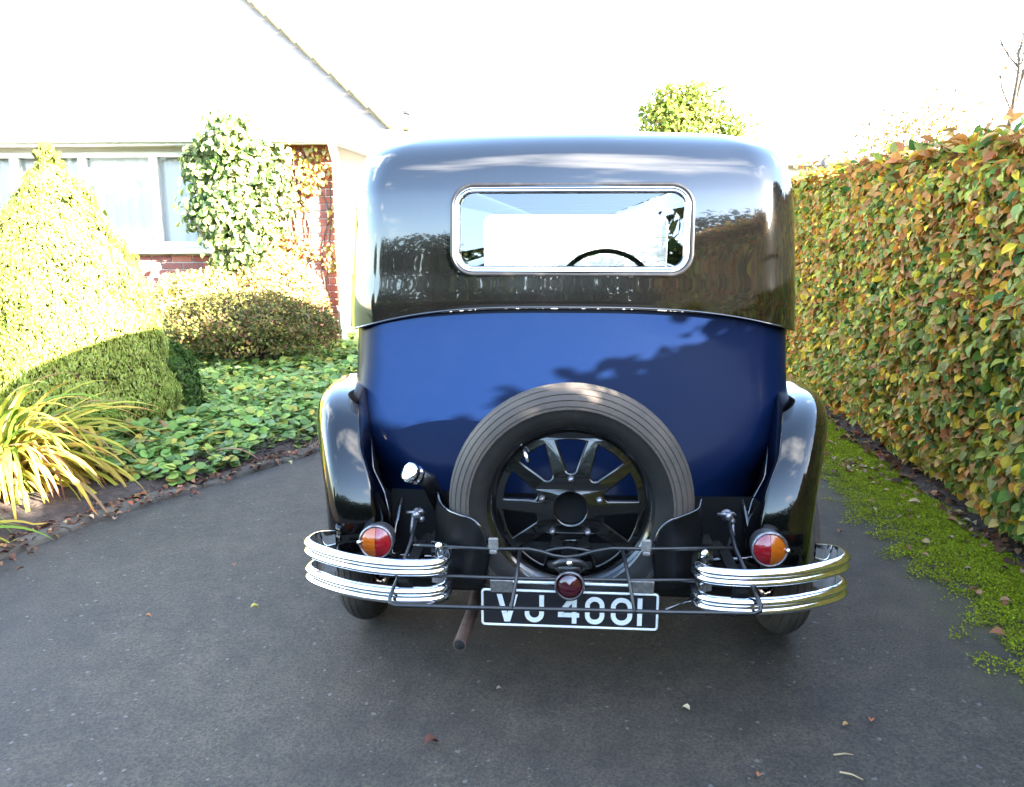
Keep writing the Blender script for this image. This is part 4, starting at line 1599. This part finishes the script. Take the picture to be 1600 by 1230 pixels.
# ------------------------------------------------------------------ shrubs in front of the house
def shrub(name, label, c, rad, n, size, pal, w, stems=14, mat_='leaf', zmin=-.25, bump=.2, inner=.4, jit=.7, cat='shrub', bs=2.5, hstem=None):
    t = thing(name, (c[0], c[1], 0), label, cat)
    p, nn = blob_points(c, rad, n, NP, bump=bump, inner=inner, zmin=zmin, bs=bs)
    ok = p[:, 2] > .03
    p, nn = p[ok], nn[ok]
    leaf_cloud('foliage', p, nn, nn * .5 + np.array((0, 0, .5)), NP.uniform(size[0], size[1], len(p)), pick(pal, w, len(p)), M[mat_], t, jit=jit, kind='stuff')
    m = MB()
    for k in range(stems):
        a = R.uniform(0, 2 * math.pi); q_ = R.uniform(.2, .85)
        b0 = Vector((c[0] + R.gauss(0, rad[0] * .12), c[1] + R.gauss(0, rad[1] * .12), -.02))
        e = Vector((c[0] + math.cos(a) * rad[0] * q_, c[1] + math.sin(a) * rad[1] * q_, c[2] + rad[2] * math.sqrt(1 - q_ * q_) * .85))
        md = (b0 + e) / 2 + Vector((R.gauss(0, .04), R.gauss(0, .04), R.uniform(-.05, .12)))
        m.tube([b0, md, e], [.016, .010, .004], 5)
        for _ in range(3):
            u = R.uniform(.4, .9)
            s_ = b0.lerp(e, u)
            m.tube([s_, s_ + Vector((R.gauss(0, .15), R.gauss(0, .15), R.uniform(.02, .2)))], [.006, .002], 4, cap=False)
    m.build('stems', M['bark'], t, kind='stuff')
    return t


shrub('round_shrub', 'low rounded brown green shrub under the brick wall behind the ground cover', (-2.98, 7.35, .36), (.84, .62, .40), 15000, (.022, .045),
      [(.09, .10, .022), (.13, .12, .03), (.13, .07, .04), (.17, .11, .035), (.05, .07, .02), (.20, .18, .045)], (3, 3, 2, 2, 2, .7), stems=40, bump=.16, inner=.5, bs=3.5)
shrub('yellow_shrub', 'pale yellow leaved shrub against the brick below the window sill', (-3.75, 8.12, .42), (.62, .34, .50), 6500, (.03, .055),
      [(.52, .44, .12), (.46, .36, .12), (.58, .52, .24), (.32, .30, .08)], (3, 2, 2, 1), stems=20, bump=.25)
shrub('yellow_shrub', 'pale yellow shrub between climber and round brown bush at the bungalow corner', (-2.98, 8.22, .55), (.50, .25, .52), 5000, (.03, .05),
      [(.52, .42, .14), (.50, .34, .14), (.58, .50, .24), (.36, .22, .08)], (3, 2, 2, 1), stems=18, bump=.25)

# climber beside the window
cl_ = thing('evergreen_climber', (-3.4, 8.4, 0), 'variegated leafy climber rising past the gutter beside the white window', 'climber')
pp, nnn = [], []
for (cx, cy, cz, rx, ry, rz, n) in ((-3.42, 8.28, 1.72, .40, .24, .52, 1500), (-3.36, 8.18, 2.20, .26, .18, .26, 700), (-3.60, 8.25, 1.55, .30, .2, .35, 900), (-3.28, 8.28, 1.25, .30, .2, .32, 900), (-3.75, 8.28, 1.95, .18, .12, .18, 350), (-3.05, 8.36, 1.75, .25, .14, .45, 800), (-3.50, 8.28, 1.05, .20, .14, .2, 260)):
    a, b_ = blob_points((cx, cy, cz), (rx, ry, rz), n, NP, bump=.55, inner=.7)
    pp.append(a); nnn.append(b_)
pp = np.concatenate(pp); nnn = np.concatenate(nnn)
leaf_cloud('foliage', pp, nnn + np.array((0, -.5, .3)), nnn * .3 + np.array((0, 0, -.7)), NP.uniform(.05, .085, len(pp)), pick([(.10, .16, .05), (.20, .25, .08), (.42, .42, .22), (.06, .10, .03), (.30, .33, .14)], (3, 3, 2.2, 2, 2), len(pp)), M['leaf'], cl_, jit=.55, tmpl=(LEAF_OUT, LEAF_F), kind='stuff')
m = MB()
for k in range(9):
    x = -3.4 + R.gauss(0, .06)
    pts = [Vector((x, 8.5, -.02))]
    for j in range(6):
        pts.append(pts[-1] + Vector((R.gauss(0, .10), R.gauss(-.02, .03), .38)))
    m.tube(pts, [.02, .018, .015, .012, .009, .006, .003], 5)
m.build('stems', M['bark'], cl_, kind='stuff')

vc = thing('wall_creeper', (-2.75, 8.55, 0), 'thin red and gold creeper trained up the brick by the downpipe', 'creeper')
n = 1300
x = NP.uniform(-3.15, -2.48, n); z = NP.uniform(.85, 2.14, n)
q = np.stack([x, np.zeros(n), z], 1)
ok = (vnoise(q, 3.2) + .35 * vnoise(q, 9) - np.abs(x + 2.85) * .55 > -.17) | (z > 2.02)
x, z = x[ok], z[ok]
p = np.stack([x, 8.585 - NP.exponential(.03, len(x)), z], 1)
leaf_cloud('foliage', p, (0, -1, .3), (0, -.2, -1), NP.uniform(.035, .065, len(p)), pick([(.50, .40, .12), (.44, .24, .07), (.38, .11, .05), (.52, .46, .24), (.26, .27, .06)], (3, 2, 1.6, 2, 2), len(p)), M['leaf'], vc, jit=.45, tmpl=(LEAF_OUT, LEAF_F), kind='stuff')
m = MB()
for k in range(12):
    x0 = R.uniform(-3.0, -2.6)
    pts = [Vector((x0, 8.585, R.uniform(0, .2)))]
    for j in range(8):
        pts.append(Vector((min(-2.5, max(-3.15, pts[-1].x + R.gauss(0, .05))), 8.585, min(2.13, pts[-1].z + R.uniform(.18, .28)))))
    m.tube(pts, .006, 4, cap=False)
m.build('stems', M['bark'], vc, kind='stuff')


# ------------------------------------------------------------------ strap leaved clumps
def strap_clump(label, c, n, rmax, hmax, right_bias, seed):
    rr = random.Random(seed)
    t = thing('daylily_clump', (c[0], c[1], 0), label, 'plant')
    for k in range(n):
        a = rr.uniform(0, 2 * math.pi) if rr.random() > right_bias else rr.gauss(-.5, .55)
        dirv = Vector((math.cos(a), math.sin(a), 0))
        L_ = rr.uniform(.55, 1.0)
        b0 = Vector((c[0], c[1], .02)) + dirv * rr.uniform(0, .14) + Vector((rr.gauss(0, .05), rr.gauss(0, .05), 0))
        el = rr.uniform(.40, 1.40)
        w = rr.uniform(.010, .020)
        bend = rr.uniform(1.3, 2.7)
        NS = 11
        ptsl = []
        p_ = b0.copy()
        side = Vector((-dirv.y, dirv.x, 0))
        tw_ = rr.gauss(0, .5)
        kink = rr.random() < .12
        for i in range(NS + 1):
            u = i / NS
            ptsl.append(p_.copy())
            e = el - bend * u ** 1.3 - (.9 if kink and u > .6 else 0)
            p_ = p_ + (dirv * math.cos(e) + Vector((0, 0, 1)) * math.sin(e)) * (L_ * rmax / NS)
            if p_.z < .015:
                p_.z = .015 + rr.uniform(0, .02)
        hue = rr.random()
        if hue < .22: c0, c1 = (.07, .15, .02), (.16, .24, .03)
        elif hue < .50: c0, c1 = (.17, .24, .03), (.40, .36, .05)
        elif hue < .88: c0, c1 = (.30, .30, .04), (.50, .34, .06)
        else: c0, c1 = (.34, .26, .12), (.30, .17, .08)
        jit = rr.uniform(.8, 1.2)
        m = MB(); m.col = []
        rows = []
        for i, q_ in enumerate(ptsl):
            u = i / NS
            ww = w * (min(1, .5 + u * 3) * (1 - u ** 3) + .03)
            s_ = side * math.cos(tw_ * u) + Vector((0, 0, 1)) * math.sin(tw_ * u)
            tn = (ptsl[min(NS, i + 1)] - ptsl[max(0, i - 1)]).normalized()
            nr2 = s_.cross(tn)
            rows.append([q_ - s_ * ww, q_ - nr2 * ww * .45, q_ + s_ * ww])
            cc2 = [c0[j] + (c1[j] - c0[j]) * min(1, u * 1.3) for j in range(3)]
            if u > .86 and hue > .3:
                cc2 = [cc2[0] * .75, cc2[1] * .5, cc2[2] * .8]
            m.col += [(cc2[0] * jit, cc2[1] * jit, cc2[2] * jit, 1)] * 3
        m.grid(rows)
        m.build('blade', M['leaf'], t)
    return t


strap_clump('yellowing strap leaved clump spilling over the edging by the golden conifer', (-3.0, 4.0), 300, 1.0, .6, .45, 3)
strap_clump('small yellow strap leaved tuft at the near end of the edging', (-2.72, 3.05), 80, .50, .4, .25, 5)
strap_clump('green strap leaved tuft between the golden conifer and the edging', (-2.28, 4.48), 26, .42, .3, .2, 9)

# ------------------------------------------------------------------ ground cover in the bed
n = 34000
yy = NP.uniform(4.0, 9.2, n)
kx = mono(KY, KX, np.sort(yy))[1][:, 0]
yy = np.sort(yy)
u = NP.random(n)
xx = kx - .05 - u * 3.6
q = np.stack([xx, yy, np.zeros(n)], 1)
edge_ = np.clip((kx - xx - .02) / .36, 0, 1)
dens = vnoise(q, 1.7) * .5 + vnoise(q, 5.5) * .55 + edge_ * .95 - .34
ok = (dens > 0) & ~((xx + 3.12) ** 2 + (yy - 4.95) ** 2 < .5 ** 2)
xx, yy, edge_, dens = xx[ok], yy[ok], edge_[ok], dens[ok]
hgt = .05 + edge_ * (.10 + .07 * vnoise(np.stack([xx, yy, xx * 0 + 4], 1), 3.2)) 
zz = np.maximum(.04, hgt - NP.exponential(.03, len(xx)) + .02)
p = np.stack([xx, yy, zz], 1)
a = NP.uniform(0, 2 * math.pi, len(p))
tipd = np.stack([np.cos(a), np.sin(a), NP.uniform(-.45, .05, len(p))], 1)
cols = pick([(.15, .24, .06), (.22, .31, .07), (.10, .18, .05), (.32, .34, .07), (.38, .30, .07), (.18, .26, .11)], (4, 4, 2, 1.6, .7, 2), len(p), jit=.16)
gc = leaf_cloud('ground_cover', p, (0, -.12, 1), tipd, NP.uniform(.034, .066, len(p)), cols, M['leaf'], None, jit=.32, tmpl=(ROUND_V, LEAF_F), kind='stuff')
tag(gc, 'round leaved green ground cover carpeting the flower bed', 'ground cover')
ORG[gc.name] = Vector((0, 0, 0))
m = MB()
for k in range(900):
    i = R.randrange(len(p))
    e = Vector(p[i]); b0 = Vector((e.x + R.gauss(0, .05), e.y + R.gauss(0, .05), .02))
    m.tube([b0, e], [.0018, .0012], 3, cap=False)
for k in range(500):
    yk = R.uniform(4.0, 7.5); kxk = kerb_x(yk)
    b0 = Vector((kxk - R.uniform(.08, .55), yk, .04)); d_ = Vector((R.gauss(0, .12), R.gauss(0, .12), R.uniform(-.01, .09)))
    m.tube([b0, b0 + d_ * .5 + Vector((0, 0, .03)), b0 + d_], [.002, .002, .001], 3, cap=False)
tag(m.build('dry_stems', M['twig'], None, kind='stuff'), 'thin brown dead stems lying in the bed edge', 'stems')

# ------------------------------------------------------------------ litter, moss
def litter(name, label, xs_, ys_, z0, n, size, pal, w, jz=.012):
    p = np.stack([xs_, ys_, z0 + NP.uniform(0, jz, n)], 1)
    a = NP.uniform(0, 2 * math.pi, n)
    td = np.stack([np.cos(a), np.sin(a), np.zeros(n)], 1)
    o = leaf_cloud(name, p, (0, 0, 1), td, NP.uniform(*size, n), pick(pal, w, n), M['dry_leaf'], None, jit=.28, tmpl=(LEAF_OUT * np.array((1, 1, 1.6)), LEAF_F), kind='stuff')
    return tag(o, label, 'leaf litter')


DRY = [(.20, .09, .045), (.30, .17, .09), (.13, .06, .035), (.34, .10, .05), (.36, .26, .14), (.09, .05, .035)]
n = 1700
ys_ = NP.uniform(2.4, 7.2, n); xs_ = np.array([kerb_x(v) for v in ys_]) + NP.normal(-.07, .10, n)
litter('leaf_litter', 'brown leaf litter gathered along the edging of the bed', xs_, ys_, .018, n, (.012, .042), DRY, (3, 1.2, 4, .6, .6, 4))
n = 520
ys_ = NP.uniform(2.4, 9, n); xs_ = 1.75 + NP.exponential(.12, n)
litter('leaf_litter', 'brown beech leaf litter on the soil beneath the hedge', xs_, ys_, .012, n, (.03, .07), DRY, (3, 2, 3, .8, 1, 2))
n = 130
litter('leaf_litter', 'small brown beech leaves caught in the moss strip by the car wing', np.concatenate([NP.normal(1.62, .05, 60), NP.uniform(1.4, 1.7, 70)]), np.concatenate([NP.normal(4.62, .10, 60), NP.uniform(2.5, 6.5, 70)]), .012, n, (.02, .05), DRY, (2, 3, 1, .6, 3, 1))

n = 230000
ym = NP.uniform(1.6, 9.5, n)
xm = 1.80 - np.abs(NP.normal(0, .28, n)) + NP.normal(0, .02, n)
q = np.stack([xm, ym, np.zeros(n)], 1)
mk_ = vnoise(q, 2.2) * .38 + vnoise(q, 9.0) * .42 + .04 + np.minimum(xm - 1.42, .22) * 2.4 - np.clip(xm - 1.72, 0, 1) * 4.0 - np.clip(2.6 - ym, 0, 2) * .5
ok = mk_ > -.06 + NP.normal(0, .06, n)
xm, ym, mk_ = xm[ok], ym[ok], mk_[ok]
n = len(xm)
p = np.stack([xm, ym, np.clip(mk_ + .05, 0, .6) * .026 + .001], 1)
a = NP.uniform(0, 2 * math.pi, n)
mo = leaf_cloud('moss', p, (0, 0, 1), np.stack([np.cos(a), np.sin(a), NP.uniform(.3, 1.2, n)], 1), NP.uniform(.005, .013, n), pick([(.22, .28, .008), (.30, .36, .012), (.16, .19, .008), (.24, .23, .02)], (3, 2.5, 2, 1), n), M['leaf_soft'], None, jit=.5, kind='stuff')
tag(mo, 'bright green moss creeping over the asphalt along the hedge', 'moss')

# single leaves and twigs lying on the drive
def fallen(px, py, size, col, label, ang, twig=False):
    c = G(px, py, .002)
    m = MB()
    if twig:
        d_ = Vector((math.cos(ang), math.sin(ang), 0)) * size
        m.tube([c - d_ / 2 + Vector((0, 0, .003)), c + Vector((.004, .004, .004)), c + d_ / 2 + Vector((0, 0, .003))], [.003, .0025, .0015], 5)
        nm, ct2 = 'twig', 'twig'
    else:
        ca, sa_ = math.cos(ang), math.sin(ang)
        vs = [(c.x + size * (ca * (v[1] - .5) - sa_ * v[0]), c.y + size * (sa_ * (v[1] - .5) + ca * v[0]), c.z + .004 + size * (v[2] * 2.2 + .12)) for v in LEAF_OUT]
        m.add(vs, LEAF_F)
        nm, ct2 = 'fallen_leaf', 'leaf'
    m.col = [(*col, 1)] * len(m.v)
    o = m.build(nm, M['dry_leaf'])
    # origin at the leaf
    for v in o.data.vertices:
        v.co -= c
    o.location = c
    tag(o, label, ct2, 'leaves and twigs on the drive')


fallen(398, 950, .030, (.52, .42, .10), 'yellow curled leaf alone on the asphalt left of the exhaust', .5)
fallen(366, 884, .024, (.30, .10, .05), 'small reddish leaf on the drive between edging and bumper', 2.0)
fallen(232, 964, .022, (.36, .15, .06), 'tiny orange leaf on bare asphalt below the strap leaves', .2)
fallen(674, 1161, .042, (.11, .045, .035), 'dark maroon leaf on asphalt in front of the exhaust pipe', .7)
fallen(1071, 1109, .028, (.50, .42, .26), 'straw coloured leaf on asphalt below the right bumper', 2.5)
fallen(1322, 1135, .022, (.36, .20, .08), 'dull orange leaf on the drive next to a redder one', .3)
fallen(1361, 1127, .022, (.38, .12, .05), 'small red leaf on the drive beside an orange one', 1.2)
fallen(1318, 1181, .050, (.36, .26, .15), 'pale tan twig lying crosswise near the photo bottom right', .1, True)
fallen(1330, 1214, .055, (.38, .28, .16), 'tan twig slanting on the asphalt at the bottom edge', -.5, True)
fallen(1430, 790, .075, (.46, .32, .17), 'pale tan leaf lying on the moss beneath the hedge', -.3)
fallen(1186, 1213, .020, (.34, .13, .06), 'tiny rust leaf on asphalt at the bottom centre right', 1.0)
fallen(780, 1078, .018, (.32, .25, .17), 'tiny beige leaf on asphalt behind the number plate', .4)
fallen(180, 812, .034, (.42, .26, .16), 'pinkish tan leaf on asphalt just off the edging', 1.9)
fallen(1312, 832, .030, (.26, .11, .06), 'rusty leaf on the drive beside the right bumper end', .8)
fallen(1490, 700, .055, (.33, .11, .05), 'red brown beech leaf on dark soil under the hedge', .9)


# ------------------------------------------------------------------ trees
def tree(name, label, base, height, crown, n, size, pal, w, lean=(0, 0), r0=.12, levels=2, spread=.6, mat_='leaf', bare=0.0, bump=.3):
    t = thing(name, base, label, 'tree')
    m = MB()
    tips = branch_tree(m, base, height * .62, r0, R, spread, levels, 5, lean)
    m.build('trunk', M['bark'], t)
    pts, nrm = [], []
    for (cx, cy, cz, rx, ry, rz, f) in crown:
        a, b_ = blob_points((base[0] + cx, base[1] + cy, base[2] + cz), (rx, ry, rz), int(n * f), NP, bump=bump, inner=.5, bs=2.8)
        pts.append(a); nrm.append(b_)
    pts = np.concatenate(pts); nrm = np.concatenate(nrm)
    leaf_cloud('crown', pts, nrm, nrm * .4 + np.array((0, 0, .4)), NP.uniform(*size, len(pts)), pick(pal, w, len(pts)), M[mat_], t, jit=.7, kind='stuff')
    return t


tree('evergreen_tree', 'yellow green bushy evergreen top showing above the car roof', (2.05, 16, 0), 3.9,
     ((0, 0, 2.75, .95, .8, .95, .55), (-.2, 0, 3.25, .62, .6, .62, .25), (.55, 0, 2.6, .7, .6, .6, .2)), 9000, (.07, .13),
     [(.16, .20, .03), (.24, .27, .05), (.10, .15, .03), (.28, .20, .06)], (3, 3, 2, 1), r0=.08, levels=1, bump=.5)
shrub('golden_shrub', 'pale gold shrub spreading behind the far top of the beech hedge', (3.85, 9.9, 1.60), (.85, .7, 1.05), 7000, (.03, .06),
      [(.24, .15, .035), (.20, .10, .03), (.26, .18, .06), (.16, .12, .03)], (3, 2, 2, 1), stems=26, bump=.45, inner=.7, jit=.8)
bt = thing('bare_tree', (5.95, 10.6, 0), 'nearly bare tree reaching thin twigs over the hedge', 'tree')
m = MB()
tips = branch_tree(m, (5.95, 10.6, 0), 2.5, .13, R, .75, 4, 4, (-.12, 0))
m.build('trunk', M['bark'], bt)
tp_ = np.array([[*t_[0]] for t_ in tips]); sel = NP.choice(len(tp_), min(500, len(tp_)), replace=False)
pl = tp_[sel] + NP.normal(0, .05, (len(sel), 3))
leaf_cloud('leaves', pl, (0, 0, 1), (0, 0, -1), NP.uniform(.04, .07, len(pl)), pick([(.50, .36, .10), (.46, .26, .08)], (2, 1), len(pl)), M['leaf'], bt, jit=.8, kind='stuff')

# unseen evergreens beyond the hedge, placed and sized to shade the bed
DARKG = ([(.028, .045, .012), (.042, .06, .016), (.055, .052, .02), (.02, .03, .01)], (3, 3, 1, 2))
tree('laurel_tree', 'dense laurel behind the hedge out of view, placed to shade the bed', (5.2, .98, 0), 3.7, ((0, 0, 1.75, .95, 1.0, 1.56, 1.0),), 7000, (.12, .2), *DARKG, r0=.12, bump=.15)
tree('laurel_tree', 'broad laurel behind the hedge out of view, placed to shade the house shrubs', (5.2, 2.7, 0), 3.9, ((0, 0, 2.0, 1.0, 1.15, 2.05, .7), (0, -.25, 3.25, 1.0, 1.25, .92, .4)), 8000, (.12, .2), *DARKG, r0=.12, bump=.15)
fh = thing('field_hedge', (0, -11, -.05), 'dark hedge added behind the camera to darken low reflections, seen only mirrored', 'hedge')  # unseen; added so the lower black paint reflects something dark
pp_ = np.stack([NP.uniform(-16, 16, 18000), NP.normal(-11, .5, 18000), NP.uniform(0, 2.3, 18000)], 1)
leaf_cloud('foliage', pp_, (0, .6, .5), (0, .3, -1), NP.uniform(.22, .38, 18000), pick(*DARKG, 18000), M['leaf'], fh, jit=.7, kind='stuff')
# trees and hedgerow across the lane behind the camera, mirrored in the car
far = [(-24, -16, 5.2), (-15, -21, 5.6), (-8, -22, 6.3), (-1.5, -23, 5.2), (4.5, -20, 5.8), (9, -14, 7.2), (13.5, -13, 7.4), (19, -2, 6.4)]
names = ['far ash', 'low field maple', 'round hedge oak', 'short thorn tree', 'roadside oak', 'tall sycamore', 'tall autumn beech', 'big dark holm oak']
for (x, y_, h), nm in zip(far, names):
    tree('roadside_tree', nm + ' across the lane mirrored in the car paint', (x, y_, -.05), h,
         ((0, 0, h * .52, h * .85, h * .5, h * .42, .6), (h * .3, 0, h * .36, h * .8, h * .45, h * .34, .4)), 6500, (.30, .52), *DARKG, r0=.18, bump=.3)
